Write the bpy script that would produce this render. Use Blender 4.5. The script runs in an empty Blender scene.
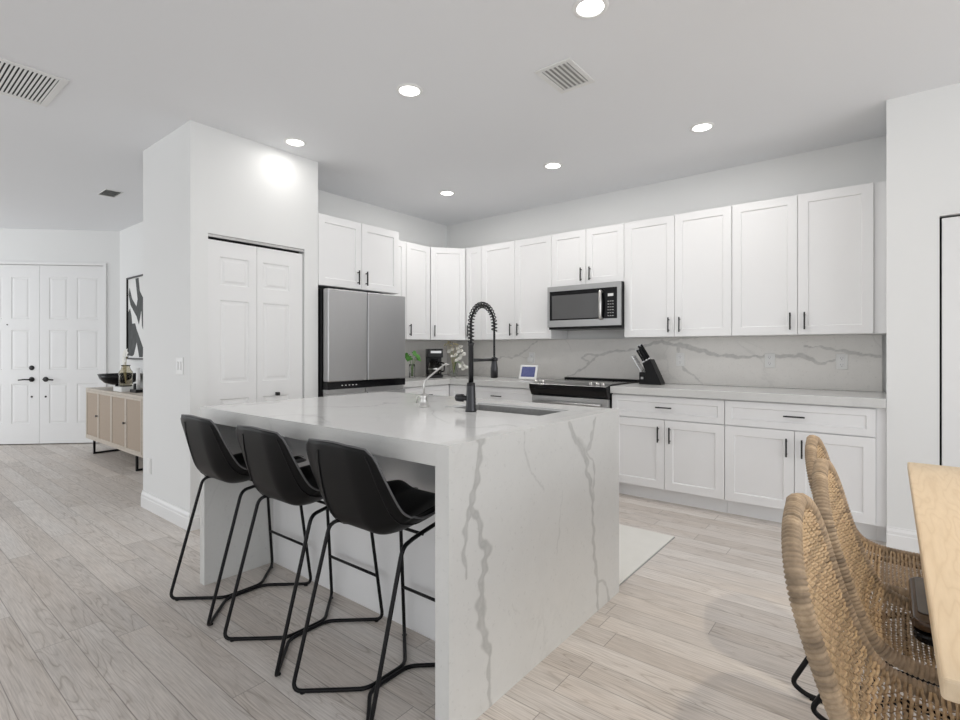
import bpy, bmesh, math, random
import numpy as np
from mathutils import Vector, Matrix

PI = math.pi
S = bpy.context.scene
COL = S.collection
random.seed(4)
RNG = np.random.default_rng(7)

# ------------------------------------------------------------------ camera
cam_data = bpy.data.cameras.new('camera')
cam = bpy.data.objects.new('camera', cam_data)
COL.objects.link(cam)
cam.location = (0, 0, 1.208)
cam.rotation_euler = (PI / 2, 0, math.radians(38.679))
cam_data.sensor_width = 36
cam_data.lens = 511.86 / 960 * 36
cam_data.shift_y = -(360 - 350.16) / 960
cam_data.clip_start = 0.02
S.camera = cam

# ------------------------------------------------------------------ world, daylight, exposure
world = bpy.data.worlds.new('world')
S.world = world
world.use_nodes = True
bg = world.node_tree.nodes['Background']
bg.inputs['Color'].default_value = (0.965, 0.985, 1.0, 1)
bg.inputs['Strength'].default_value = 0.90

def area(name, loc, rot, sx, sy, power, color=(1, 1, 1), spread=180):
    d = bpy.data.lights.new(name, 'AREA')
    d.shape = 'RECTANGLE'
    d.size = sx
    d.size_y = sy
    d.energy = power
    d.color = color
    d.spread = math.radians(spread)
    o = bpy.data.objects.new(name, d)
    COL.objects.link(o)
    o.location = loc
    o.rotation_euler = rot
    return o

# daylight through the glazed doors behind the camera and to its right
area('daylight_rear', (-0.8, -3.6, 1.3), (math.radians(100), 0, 0), 6.0, 2.4, 12, (0.96, 0.98, 1.0))
area('daylight_side', (4.2, 0.6, 1.3), (math.radians(108), 0, math.radians(90)), 5.0, 2.2, 70, (0.96, 0.98, 1.0))
area('fill_foyer', (-9.3, -2.6, 1.4), (math.radians(108), 0, math.radians(-20)), 3.0, 2.2, 50, (0.93, 0.97, 1.0))  # added fill lamp that brightens the foyer, no window there

S.view_settings.view_transform = 'Standard'
S.view_settings.look = 'None'
S.view_settings.gamma = 1
S.view_settings.use_curve_mapping = False
S.view_settings.exposure = 0.17

# ------------------------------------------------------------------ materials
def new_mat(name):
    m = bpy.data.materials.new(name)
    m.use_nodes = True
    nt = m.node_tree
    return m, nt, nt.nodes['Principled BSDF']

def N(nt, t, **kw):
    n = nt.nodes.new(t)
    for k, v in kw.items():
        setattr(n, k, v)
    return n

def L(nt, a, b):
    nt.links.new(a, b)

def math_n(nt, op, a, b=None, c=None):
    n = N(nt, 'ShaderNodeMath', operation=op)
    for i, v in enumerate((a, b, c)):
        if v is None:
            continue
        if isinstance(v, (int, float)):
            n.inputs[i].default_value = v
        else:
            L(nt, v, n.inputs[i])
    return n.outputs[0]

def mixc(nt, fac, a, b, blend='MIX'):
    n = N(nt, 'ShaderNodeMix', data_type='RGBA', blend_type=blend)
    for i, v in ((0, fac), (6, a), (7, b)):
        if isinstance(v, (int, float)):
            n.inputs[i].default_value = v
        elif isinstance(v, tuple):
            n.inputs[i].default_value = (v[0], v[1], v[2], 1)
        else:
            L(nt, v, n.inputs[i])
    return n.outputs[2]

def objco(nt, scale=(1, 1, 1)):
    tc = N(nt, 'ShaderNodeTexCoord')
    mp = N(nt, 'ShaderNodeMapping')
    mp.inputs['Scale'].default_value = scale
    L(nt, tc.outputs['Object'], mp.inputs['Vector'])
    return mp.outputs[0]

def noise(nt, vec, scale, detail=3, rough=0.5, dist=0.0):
    n = N(nt, 'ShaderNodeTexNoise')
    n.inputs['Scale'].default_value = scale
    n.inputs['Detail'].default_value = detail
    n.inputs['Roughness'].default_value = rough
    n.inputs['Distortion'].default_value = dist
    if vec is not None:
        L(nt, vec, n.inputs['Vector'])
    return n.outputs['Fac']

def ramp(nt, fac, stops):
    n = N(nt, 'ShaderNodeValToRGB')
    cr = n.color_ramp
    while len(cr.elements) < len(stops):
        cr.elements.new(0.5)
    for e, (p, c) in zip(cr.elements, stops):
        e.position = p
        e.color = (c, c, c, 1) if isinstance(c, (int, float)) else (c[0], c[1], c[2], 1)
    L(nt, fac, n.inputs[0])
    return n.outputs[0]

def bump(nt, p, h, strength=0.2, dist=0.002):
    b = N(nt, 'ShaderNodeBump')
    b.inputs['Strength'].default_value = strength
    b.inputs['Distance'].default_value = dist
    L(nt, h, b.inputs['Height'])
    L(nt, b.outputs[0], p.inputs['Normal'])

def simple(name, col, rough=0.5, metal=0.0, nscale=8.0, namt=0.04, bmp=0.0, spec=None, scale=(1, 1, 1)):
    m, nt, p = new_mat(name)
    v = objco(nt, scale)
    f = noise(nt, v, nscale, 3)
    lo = tuple(c * (1 - namt) for c in col)
    hi = tuple(min(1, c * (1 + namt)) for c in col)
    L(nt, mixc(nt, f, lo, hi), p.inputs['Base Color'])
    p.inputs['Roughness'].default_value = rough
    p.inputs['Metallic'].default_value = metal
    if spec is not None:
        p.inputs['Specular IOR Level'].default_value = spec
    if bmp:
        bump(nt, p, noise(nt, v, nscale * 12, 4), bmp, 0.001)
    return m

M = {}
M['wall'] = simple('wall_paint', (0.825, 0.83, 0.825), 0.75, nscale=1.5, namt=0.012, bmp=0.05)
M['ceiling'] = simple('ceiling_paint', (0.84, 0.85, 0.87), 0.9, nscale=1.0, namt=0.012, bmp=0.05)
M['trim'] = simple('trim_paint', (0.86, 0.86, 0.86), 0.35, namt=0.01)
M['cabinet'] = simple('cabinet_lacquer', (0.86, 0.86, 0.865), 0.32, namt=0.008)
M['door'] = simple('door_paint', (0.85, 0.85, 0.85), 0.4, namt=0.01)
M['vent'] = simple('vent_enamel', (0.80, 0.80, 0.79), 0.45, namt=0.02)
M['dark'] = simple('void_shade', (0.02, 0.02, 0.02), 0.8)  # near black standing in for shade in closets and vents
M['duct'] = simple('duct_shadow', (0.36, 0.36, 0.35), 0.8)
M['black_metal'] = simple('black_powder_metal', (0.005, 0.005, 0.006), 0.38, 0.0, spec=0.22, nscale=40, namt=0.2)
M['black_bar'] = simple('black_handle', (0.02, 0.02, 0.02), 0.35, 0.4, nscale=40, namt=0.2)
M['black_gloss'] = simple('black_gloss', (0.005, 0.005, 0.006), 0.12, spec=0.25)
M['black_plastic'] = simple('black_plastic', (0.007, 0.007, 0.008), 0.3, spec=0.25)
M['black_wood'] = simple('black_wood', (0.006, 0.006, 0.007), 0.4, spec=0.25, nscale=30, namt=0.3)
M['leather'] = simple('black_leather', (0.0035, 0.0035, 0.004), 0.42, nscale=25, namt=0.25, bmp=0.3, spec=0.18)
M['gunmetal'] = simple('gunmetal', (0.045, 0.045, 0.048), 0.28, 0.8, nscale=30, namt=0.15)
M['piping'] = simple('grey_piping', (0.10, 0.10, 0.105), 0.4)
M['chrome'] = simple('brushed_chrome', (0.60, 0.59, 0.575), 0.28, 1.0)
M['white_plastic'] = simple('white_plastic', (0.84, 0.84, 0.83), 0.3, namt=0.01)
M['white_ceramic'] = simple('white_ceramic', (0.85, 0.85, 0.84), 0.25)
M['petal'] = simple('white_petal', (0.86, 0.85, 0.80), 0.6)
M['dry'] = simple('dried_stem', (0.50, 0.44, 0.26), 0.7)
M['leaf'] = simple('green_leaf', (0.09, 0.30, 0.045), 0.4, nscale=20, namt=0.35)
M['stem'] = simple('green_stem', (0.16, 0.30, 0.08), 0.5)
M['book'] = simple('white_book', (0.8, 0.8, 0.79), 0.6)
M['rug'] = simple('ivory_rug', (0.80, 0.79, 0.75), 0.95, nscale=7, namt=0.05, bmp=0.8)
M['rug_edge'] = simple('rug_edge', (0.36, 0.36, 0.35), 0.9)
M['case'] = simple('brown_leather', (0.06, 0.035, 0.02), 0.22, nscale=12, namt=0.4)
M['case_top_sheen'] = simple('grey_sheen', (0.16, 0.165, 0.17), 0.18, nscale=6, namt=0.2)  # grey reflection on the brown case top, put into the colour
M['sink'] = simple('sink_composite', (0.34, 0.34, 0.335), 0.4, 0.2, nscale=60, namt=0.2)
M['canvas'] = simple('art_canvas', (0.83, 0.83, 0.82), 0.8)
M['art_ink'] = simple('art_ink', (0.085, 0.09, 0.09), 0.8, nscale=14, namt=0.5)

def metal_brushed(name, col, rough, axis_scale, metal=1.0):
    m, nt, p = new_mat(name)
    v = objco(nt, axis_scale)
    f = noise(nt, v, 6, 4, 0.6)
    L(nt, mixc(nt, f, tuple(c * 0.93 for c in col), tuple(min(1, c * 1.06) for c in col)), p.inputs['Base Color'])
    p.inputs['Metallic'].default_value = metal
    L(nt, math_n(nt, 'MULTIPLY_ADD', f, 0.12, rough), p.inputs['Roughness'])
    return m
M['steel'] = metal_brushed('brushed_steel', (0.50, 0.50, 0.505), 0.30, (60, 60, 1))
M['steel_h'] = metal_brushed('brushed_steel_horizontal', (0.50, 0.50, 0.50), 0.26, (1, 60, 60))
M['knife_steel'] = metal_brushed('knife_steel', (0.62, 0.62, 0.62), 0.2, (1, 1, 40))

def emit(name, col, strength):
    m, nt, p = new_mat(name)
    p.inputs['Base Color'].default_value = (*col, 1)
    p.inputs['Emission Color'].default_value = (*col, 1)
    p.inputs['Emission Strength'].default_value = strength
    return m
M['lens'] = emit('lit_lens', (1.0, 0.98, 0.95), 6.0)

def glass(name, col, rough=0.05):
    m, nt, p = new_mat(name)
    p.inputs['Base Color'].default_value = (*col, 1)
    p.inputs['Transmission Weight'].default_value = 1.0
    p.inputs['Roughness'].default_value = rough
    p.inputs['IOR'].default_value = 1.2
    return m
M['glass'] = glass('clear_glass', (0.94, 0.95, 0.94))
M['glass_smoke'] = glass('amber_glass', (0.80, 0.77, 0.68), 0.1)

def tablet_screen():
    m, nt, p = new_mat('tablet_screen')
    v = objco(nt)
    sep = N(nt, 'ShaderNodeSeparateXYZ')
    L(nt, v, sep.inputs[0])
    f = noise(nt, v, 40, 2)
    c = mixc(nt, f, (0.05, 0.065, 0.17), (0.10, 0.11, 0.24))
    L(nt, c, p.inputs['Base Color'])
    L(nt, c, p.inputs['Emission Color'])
    p.inputs['Emission Strength'].default_value = 0.25
    p.inputs['Roughness'].default_value = 0.15
    return m
M['screen'] = tablet_screen()

def oven_glass():
    m, nt, p = new_mat('microwave_glass')
    v = objco(nt)
    w = N(nt, 'ShaderNodeTexWave')
    w.inputs['Scale'].default_value = 40
    L(nt, v, w.inputs['Vector'])
    L(nt, mixc(nt, w.outputs['Fac'], (0.06, 0.06, 0.062), (0.13, 0.13, 0.132)), p.inputs['Base Color'])
    p.inputs['Roughness'].default_value = 0.12
    return m
M['mw_glass'] = oven_glass()

# ---- plank floor
def floor_mat():
    m, nt, p = new_mat('plank_floor')
    tc = N(nt, 'ShaderNodeTexCoord')
    sep = N(nt, 'ShaderNodeSeparateXYZ')
    L(nt, tc.outputs['Object'], sep.inputs[0])
    W, LEN = 0.1215, 1.22
    yy = math_n(nt, 'DIVIDE', math_n(nt, 'SUBTRACT', sep.outputs[1], 0.606), W)
    row = math_n(nt, 'FLOOR', yy)
    fy = math_n(nt, 'FRACT', yy)
    wn = N(nt, 'ShaderNodeTexWhiteNoise', noise_dimensions='1D')
    L(nt, row, wn.inputs['W'])
    xx = math_n(nt, 'ADD', math_n(nt, 'DIVIDE', sep.outputs[0], LEN), math_n(nt, 'MULTIPLY', wn.outputs['Value'], 7.3))
    colm = math_n(nt, 'FLOOR', xx)
    fx = math_n(nt, 'FRACT', xx)
    cmb = N(nt, 'ShaderNodeCombineXYZ')
    L(nt, row, cmb.inputs[0])
    L(nt, colm, cmb.inputs[1])
    wn2 = N(nt, 'ShaderNodeTexWhiteNoise', noise_dimensions='2D')
    L(nt, cmb.outputs[0], wn2.inputs['Vector'])
    pid = wn2.outputs['Value']
    # grain coordinates: stretched along the plank, shifted per plank
    g = N(nt, 'ShaderNodeCombineXYZ')
    L(nt, math_n(nt, 'ADD', sep.outputs[0], math_n(nt, 'MULTIPLY', pid, 37.0)), g.inputs[0])
    L(nt, math_n(nt, 'MULTIPLY', sep.outputs[1], 9.0), g.inputs[1])
    L(nt, math_n(nt, 'MULTIPLY', pid, 11.0), g.inputs[2])
    field = noise(nt, g.outputs[0], 1.1, 2, 0.45, 0.4)
    rings = math_n(nt, 'PINGPONG', math_n(nt, 'MULTIPLY', field, 16.0), 0.5)
    rings = ramp(nt, rings, [(0.0, 0.0), (0.10, 0.75), (0.5, 1.0)])
    g2 = N(nt, 'ShaderNodeCombineXYZ')
    L(nt, math_n(nt, 'ADD', math_n(nt, 'MULTIPLY', sep.outputs[0], 4.0), math_n(nt, 'MULTIPLY', pid, 91.0)), g2.inputs[0])
    L(nt, math_n(nt, 'MULTIPLY', sep.outputs[1], 110.0), g2.inputs[1])
    fine = noise(nt, g2.outputs[0], 1.6, 4, 0.6)
    base = mixc(nt, pid, (0.62, 0.575, 0.54), (0.80, 0.76, 0.725))
    warm = noise(nt, g.outputs[0], 0.7, 2)
    base = mixc(nt, math_n(nt, 'MULTIPLY', ramp(nt, warm, [(0.35, 0.0), (0.7, 1.0)]), 0.5), base, (0.68, 0.60, 0.53))
    c = mixc(nt, 0.85, base, ramp(nt, fine, [(0.30, (0.74, 0.73, 0.72)), (0.62, (1.08, 1.08, 1.08))]), 'MULTIPLY')
    rc = mixc(nt, rings, (0.68, 0.65, 0.62), (1.0, 1.0, 1.0))
    rmask = ramp(nt, noise(nt, g.outputs[0], 0.8, 1), [(0.40, 0.25), (0.6, 1.0)])
    c = mixc(nt, rmask, c, mixc(nt, 1.0, c, rc, 'MULTIPLY'))
    blot = noise(nt, tc.outputs['Object'], 2.2, 3)
    c = mixc(nt, 0.5, c, ramp(nt, blot, [(0.3, (0.90, 0.89, 0.88)), (0.7, (1.06, 1.06, 1.06))]), 'MULTIPLY')
    ey = math_n(nt, 'MINIMUM', fy, math_n(nt, 'SUBTRACT', 1.0, fy))
    ey = math_n(nt, 'MULTIPLY', ey, W)
    ex = math_n(nt, 'MULTIPLY', math_n(nt, 'MINIMUM', fx, math_n(nt, 'SUBTRACT', 1.0, fx)), LEN)
    e = math_n(nt, 'MINIMUM', ex, ey)
    seam = ramp(nt, math_n(nt, 'MULTIPLY', e, 100.0), [(0.0, 0.0), (0.22, 1.0)])
    c = mixc(nt, seam, (0.25, 0.215, 0.19), c)
    L(nt, c, p.inputs['Base Color'])
    L(nt, math_n(nt, 'MULTIPLY_ADD', fine, 0.12, 0.36), p.inputs['Roughness'])
    p.inputs['Specular IOR Level'].default_value = 0.35
    b = N(nt, 'ShaderNodeBump')
    b.inputs['Strength'].default_value = 0.35
    b.inputs['Distance'].default_value = 0.002
    L(nt, math_n(nt, 'ADD', seam, math_n(nt, 'MULTIPLY', fine, 0.2)), b.inputs['Height'])
    L(nt, b.outputs[0], p.inputs['Normal'])
    return m
M['floor'] = floor_mat()

# ---- quartz with soft veins; the attribute 'vein' carries the drawn veins of a slab
def quartz(name, base, dark, use_attr, rough, faint=0.35, vs=(1, 1, 1)):
    m, nt, p = new_mat(name)
    v = objco(nt, vs)
    mott = noise(nt, v, 9, 5, 0.65)
    c = mixc(nt, math_n(nt, 'MULTIPLY', ramp(nt, mott, [(0.4, 0.0), (0.75, 1.0)]), 0.35), base, tuple(x * 0.9 for x in base))
    speck = noise(nt, v, 60, 3, 0.7)
    c = mixc(nt, math_n(nt, 'MULTIPLY', ramp(nt, speck, [(0.60, 0.0), (0.72, 1.0)]), 0.22), c, dark)
    wv = noise(nt, v, 1.6, 5, 0.55, 0.6)
    ln = math_n(nt, 'ABSOLUTE', math_n(nt, 'SUBTRACT', wv, 0.5))
    fv = ramp(nt, ln, [(0.0, 1.0), (0.018, 0.0)])
    msk = ramp(nt, noise(nt, v, 2.3, 1), [(0.45, 0.0), (0.6, 1.0)])
    c = mixc(nt, math_n(nt, 'MULTIPLY', math_n(nt, 'MULTIPLY', fv, msk), faint), c, dark)
    if use_attr:
        a = N(nt, 'ShaderNodeAttribute', attribute_name='vein')
        br = noise(nt, v, 25, 3)
        f = math_n(nt, 'MULTIPLY', a.outputs['Fac'], math_n(nt, 'MULTIPLY_ADD', br, 0.6, 0.35))
        c = mixc(nt, f, c, dark)
    L(nt, c, p.inputs['Base Color'])
    p.inputs['Roughness'].default_value = rough
    return m
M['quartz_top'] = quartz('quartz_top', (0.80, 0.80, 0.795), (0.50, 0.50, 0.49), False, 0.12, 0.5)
M['quartz_fall_shaded'] = quartz('quartz_waterfall_shaded', (0.70, 0.70, 0.685), (0.36, 0.36, 0.35), True, 0.25, 0.15)  # same stone as the top, shade of the upright faces put into a darker base
M['quartz_splash'] = quartz('quartz_backsplash', (0.82, 0.80, 0.77), (0.40, 0.395, 0.385), True, 0.25, 0.18)
M['quartz_counter'] = quartz('quartz_counter', (0.66, 0.66, 0.65), (0.45, 0.45, 0.44), False, 0.2, 0.3)

def oak(name, a, b, axis=(1, 1, 1), rough=0.45):
    m, nt, p = new_mat(name)
    v = objco(nt, axis)
    field = noise(nt, v, 1.3, 2, 0.5, 0.3)
    rings = math_n(nt, 'PINGPONG', math_n(nt, 'MULTIPLY', field, 14.0), 0.5)
    f = ramp(nt, rings, [(0.0, 0.0), (0.15, 0.7), (0.5, 1.0)])
    fine = noise(nt, v, 18, 4, 0.6)
    c = mixc(nt, f, a, b)
    c = mixc(nt, 0.5, c, ramp(nt, fine, [(0.3, (0.9, 0.89, 0.87)), (0.7, (1.04, 1.04, 1.04))]), 'MULTIPLY')
    L(nt, c, p.inputs['Base Color'])
    p.inputs['Roughness'].default_value = rough
    return m
M['oak'] = oak('light_oak', (0.66, 0.51, 0.34), (0.72, 0.575, 0.40), (9, 1, 3), 0.5)
M['oak_grey'] = oak('greyed_oak', (0.50, 0.44, 0.37), (0.58, 0.52, 0.45), (1, 8, 8))

def cane():
    m, nt, p = new_mat('woven_cane')
    v = objco(nt)
    ch = N(nt, 'ShaderNodeTexChecker')
    ch.inputs['Scale'].default_value = 160
    L(nt, v, ch.inputs['Vector'])
    n = noise(nt, v, 30, 4, 0.7)
    c = mixc(nt, ch.outputs['Fac'], (0.34, 0.26, 0.19), (0.47, 0.37, 0.28))
    c = mixc(nt, n, c, (0.42, 0.35, 0.29))
    L(nt, c, p.inputs['Base Color'])
    p.inputs['Roughness'].default_value = 0.7
    return m
M['cane'] = cane()

def rattan(name, a, b, c3):
    m, nt, p = new_mat(name)
    v = objco(nt)
    f = noise(nt, v, 60, 4, 0.7)
    g = noise(nt, v, 9, 2)
    c = mixc(nt, ramp(nt, f, [(0.3, 0.0), (0.7, 1.0)]), a, b)
    c = mixc(nt, math_n(nt, 'MULTIPLY', ramp(nt, g, [(0.42, 0.0), (0.62, 1.0)]), 0.6), c, c3)
    a_ = N(nt, 'ShaderNodeAttribute', attribute_name='cord')
    c = mixc(nt, 1.0, c, ramp(nt, a_.outputs['Fac'], [(0.0, 0.66), (0.4, 0.95), (1.0, 1.10)]), 'MULTIPLY')
    L(nt, c, p.inputs['Base Color'])
    p.inputs['Roughness'].default_value = 0.6
    return m
M['rattan'] = rattan('rattan_cord', (0.36, 0.24, 0.135), (0.66, 0.49, 0.31), (0.50, 0.36, 0.21))
M['rattan_wrap'] = rattan('rattan_wrapping', (0.28, 0.20, 0.125), (0.50, 0.375, 0.25), (0.27, 0.20, 0.135))

# ------------------------------------------------------------------ mesh helpers
class MB:
    def __init__(s):
        s.v = []
        s.f = []
        s.sm = []
        s.val = []

    def add(s, vs, fs, smooth=False):
        b = len(s.v)
        s.v += [tuple(map(float, q)) for q in vs]
        s.f += [tuple(b + i for i in q) for q in fs]
        s.sm += [smooth] * len(fs)
        return s

    def box(s, x0, x1, y0, y1, z0, z1):
        return s.add([(x0, y0, z0), (x1, y0, z0), (x1, y1, z0), (x0, y1, z0), (x0, y0, z1), (x1, y0, z1), (x1, y1, z1), (x0, y1, z1)],
                     [(0, 3, 2, 1), (4, 5, 6, 7), (0, 1, 5, 4), (1, 2, 6, 5), (2, 3, 7, 6), (3, 0, 4, 7)])

    def prism(s, pts, z0, z1, tf=None):
        n = len(pts)
        vs = [(x, y, z0) for x, y in pts] + [(x, y, z1) for x, y in pts]
        if tf:
            vs = [tf(*q) for q in vs]
        return s.add(vs, [tuple(range(n))[::-1], tuple(range(n, 2 * n))] + [(i, (i + 1) % n, n + (i + 1) % n, n + i) for i in range(n)])

    def tube(s, pts, r, n=10, closed=False, caps=True):
        pts = [Vector(p) for p in pts]
        m = len(pts)
        rs = r if hasattr(r, '__len__') else [r] * m
        vs, fs = [], []
        nrm = None
        for i, p in enumerate(pts):
            if closed:
                t = (pts[(i + 1) % m] - pts[i - 1])
            else:
                t = pts[min(i + 1, m - 1)] - pts[max(i - 1, 0)]
            t.normalize()
            if nrm is None:
                nrm = t.orthogonal().normalized()
            else:
                nrm = (nrm - t * nrm.dot(t))
                if nrm.length < 1e-6:
                    nrm = t.orthogonal()
                nrm.normalize()
            bi = t.cross(nrm)
            for k in range(n):
                a = 2 * PI * k / n
                vs.append(p + (nrm * math.cos(a) + bi * math.sin(a)) * rs[i])
        for i in range(m if closed else m - 1):
            j = (i + 1) % m
            off = 0
            if closed and j == 0:
                d = [(vs[i * n] - vs[k]).length for k in range(n)]
                off = d.index(min(d))
            for k in range(n):
                fs.append((i * n + k, i * n + (k + 1) % n, j * n + (k + 1 + off) % n, j * n + (k + off) % n))
        s.add(vs, fs, True)
        if caps and not closed:
            b = len(s.v) - len(vs)
            s.f += [tuple(b + k for k in range(n))[::-1], tuple(b + (m - 1) * n + k for k in range(n))]
            s.sm += [False, False]
        return s

    def lathe(s, prof, c=(0, 0, 0), n=24, ax='z', cap=True):
        vs, fs = [], []
        m = len(prof)
        for (r, z) in prof:
            for k in range(n):
                a = 2 * PI * k / n
                q = (r * math.cos(a), r * math.sin(a), z)
                if ax == 'y':
                    q = (q[0], z, -q[1])
                if ax == 'x':
                    q = (z, q[0], q[1])
                vs.append((q[0] + c[0], q[1] + c[1], q[2] + c[2]))
        for i in range(m - 1):
            for k in range(n):
                fs.append((i * n + k, i * n + (k + 1) % n, (i + 1) * n + (k + 1) % n, (i + 1) * n + k))
        s.add(vs, fs, True)
        if cap:
            b = len(s.v) - len(vs)
            s.f += [tuple(b + k for k in range(n))[::-1], tuple(b + (m - 1) * n + k for k in range(n))]
            s.sm += [False, False]
        return s

    def grid(s, G, smooth=True, flip=False):
        h, w = len(G), len(G[0])
        vs = [q for r in G for q in r]
        fs = []
        for i in range(h - 1):
            for j in range(w - 1):
                q = (i * w + j, i * w + j + 1, (i + 1) * w + j + 1, (i + 1) * w + j)
                fs.append(q[::-1] if flip else q)
        return s.add(vs, fs, smooth)

    def build(s, name, mat, parent=None, bevel=0.0, seg=2, loc=None, rotz=0.0, fix=True):
        me = bpy.data.meshes.new(name)
        me.from_pydata(s.v, [], s.f)
        me.polygons.foreach_set('use_smooth', s.sm)
        mats = mat if isinstance(mat, list) else [mat]
        for q in mats:
            me.materials.append(q)
        if s.val:
            at = me.attributes.new('cord', 'FLOAT', 'POINT')
            at.data.foreach_set('value', np.array(s.val, dtype=np.float32))
        me.update()
        if fix:
            bm = bmesh.new()
            bm.from_mesh(me)
            bmesh.ops.recalc_face_normals(bm, faces=bm.faces)
            bm.to_mesh(me)
            bm.free()
        o = bpy.data.objects.new(name, me)
        COL.objects.link(o)
        if parent:
            o.parent = parent
        if loc:
            o.location = loc
        o.rotation_euler.z = rotz
        if bevel:
            b = o.modifiers.new('bevel', 'BEVEL')
            b.width = bevel
            b.segments = seg
            b.limit_method = 'ANGLE'
            b.angle_limit = math.radians(35)
            b.harden_normals = False
        return o

def box(*a):
    return MB().box(*a)

def empty(name, loc=(0, 0, 0), rotz=0.0):
    o = bpy.data.objects.new(name, None)
    COL.objects.link(o)
    o.location = loc
    o.rotation_euler.z = rotz
    o.empty_display_size = 0.1
    return o

def tag(o, label, cat, group=None, kind=None):
    o['label'] = label
    o['category'] = cat
    if group:
        o['group'] = group
    if kind:
        o['kind'] = kind
    return o

def struct(o, label=None, cat=None):
    o['kind'] = 'structure'
    if label:
        o['label'] = label
    if cat:
        o['category'] = cat
    return o

def kids(o):
    return [c for c in o.children]

def copy_tree(o, parent=None):
    c = o.copy()
    COL.objects.link(c)
    if parent:
        c.parent = parent
    for ch in kids(o):
        copy_tree(ch, c)
    return c

def round_path(pts, r, closed=False, n=5):
    pts = [Vector(p) for p in pts]
    out = []
    m = len(pts)
    for i, p in enumerate(pts):
        if not closed and i in (0, m - 1):
            out.append(p)
            continue
        a, b = pts[i - 1], pts[(i + 1) % m]
        da, db = (a - p), (b - p)
        rr = min(r, da.length * 0.45, db.length * 0.45)
        pa, pb = p + da.normalized() * rr, p + db.normalized() * rr
        for k in range(n + 1):
            t = k / n
            out.append(pa * (1 - t) ** 2 + p * 2 * t * (1 - t) + pb * t * t)
    return out

def spline(pts, n=8):
    """Catmull-Rom through the points"""
    P = [np.array(p, float) for p in pts]
    P = [2 * P[0] - P[1]] + P + [2 * P[-1] - P[-2]]
    out = []
    for i in range(1, len(P) - 2):
        for k in range(n):
            t = k / n
            a, b, c, d = P[i - 1], P[i], P[i + 1], P[i + 2]
            out.append(0.5 * ((2 * b) + (-a + c) * t + (2 * a - 5 * b + 4 * c - d) * t * t + (-a + 3 * b - 3 * c + d) * t ** 3))
    out.append(P[-2])
    return out

# ------------------------------------------------------------------ the room
CE = 2.75
struct(box(-13, 4.5, -4.2, 5.2, -0.1, 0.0).build('floor', M['floor']), 'light greyed wood plank floor', 'floor')
struct(box(-13, 4.5, -4.2, 5.2, CE, CE + 0.1).build('ceiling', M['ceiling']), 'flat white ceiling', 'ceiling')
struct(box(-4.40, 3.2, 4.70, 4.82, 0, CE).build('wall_back', M['wall']), 'pale wall behind the long run of cabinets', 'wall')
struct(box(-4.40, -4.283, 2.45, 4.70, 0, CE).build('wall_left', M['wall']), 'pale wall behind the refrigerator', 'wall')

# pantry block with a door opening
w = MB()
w.box(-3.76, -3.658, 1.464, 1.578, 0, CE)
w.box(-3.76, -3.658, 2.322, 2.445, 0, CE)
w.box(-3.76, -3.658, 1.578, 2.322, 2.015, CE)
w.box(-4.515, -3.76, 1.464, 1.56, 0, CE)
w.box(-4.515, -3.76, 2.35, 2.445, 0, CE)
w.box(-4.515, -4.42, 1.56, 2.35, 0, CE)
struct(w.build('wall_pantry', M['wall']), 'white wall block holding the pantry closet', 'wall')
w = MB()
w.box(-7.79, -4.515, 2.26, 2.38, 0, CE)
struct(w.build('wall_foyer', M['wall']), 'pale foyer wall behind the console', 'wall')
# wall with the entrance doors, turned 45 degrees; local x runs along the wall, ends in the corner at x=0
EC = (-7.79, 2.26, 0)
ER = math.radians(45)
w = MB()
w.box(-7.0, -1.735, 0, 0.14, 0, CE)
w.box(-0.19, 0.12, 0, 0.14, 0, CE)
w.box(-1.735, -0.19, 0, 0.14, 2.30, CE)
w.box(-1.735, -0.19, 0.10, 0.14, 0, 2.30)
struct(w.build('wall_entry', M['wall'], loc=EC, rotz=ER), 'angled wall around the entrance doors', 'wall')
# right wall with a closet opening
w = MB()
w.box(-0.016, 0.228, 4.032, 4.15, 0, CE)
w.box(0.228, 1.12, 4.032, 4.15, 2.012, CE)
w.box(1.12, 3.2, 4.032, 4.15, 0, CE)
w.box(-0.016, 0.10, 4.15, 4.70, 0, CE)
struct(w.build('wall_right', M['wall']), 'white wall at the right end of the cabinets', 'wall')

def baseboard(name, pts, h=0.125, t=0.016):
    """pts: front line on the wall face, extruded outwards to the left of the direction"""
    mb = MB()
    prof = [(0, 0), (t, 0), (t, h * 0.62), (t * 0.8, h * 0.66), (t * 0.8, h * 0.80), (t * 0.35, h * 0.94), (t * 0.35, h), (0, h)]
    P = [Vector((p[0], p[1])) for p in pts]
    rows = []
    for i, p in enumerate(P):
        ds = []
        if i > 0:
            ds.append((P[i] - P[i - 1]).normalized())
        if i < len(P) - 1:
            ds.append((P[i + 1] - P[i]).normalized())
        ns = [Vector((-d.y, d.x)) for d in ds]
        nn = sum(ns, Vector((0, 0)))
        nn = nn / max(nn.dot(ns[0]), 0.3) if len(ns) > 1 else ns[0]
        rows.append([(p.x + nn.x * a, p.y + nn.y * a, z) for a, z in prof])
    vs = [q for r in rows for q in r]
    k = len(prof)
    fs = []
    for i in range(len(P) - 1):
        for j in range(k):
            fs.append((i * k + j, i * k + (j + 1) % k, (i + 1) * k + (j + 1) % k, (i + 1) * k + j))
    fs.append(tuple(range(k)))
    fs.append(tuple((len(P) - 1) * k + j for j in range(k)))
    mb.add(vs, fs)
    return struct(mb.build(name, M['trim']), 'white moulded baseboard', 'baseboard')

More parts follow.
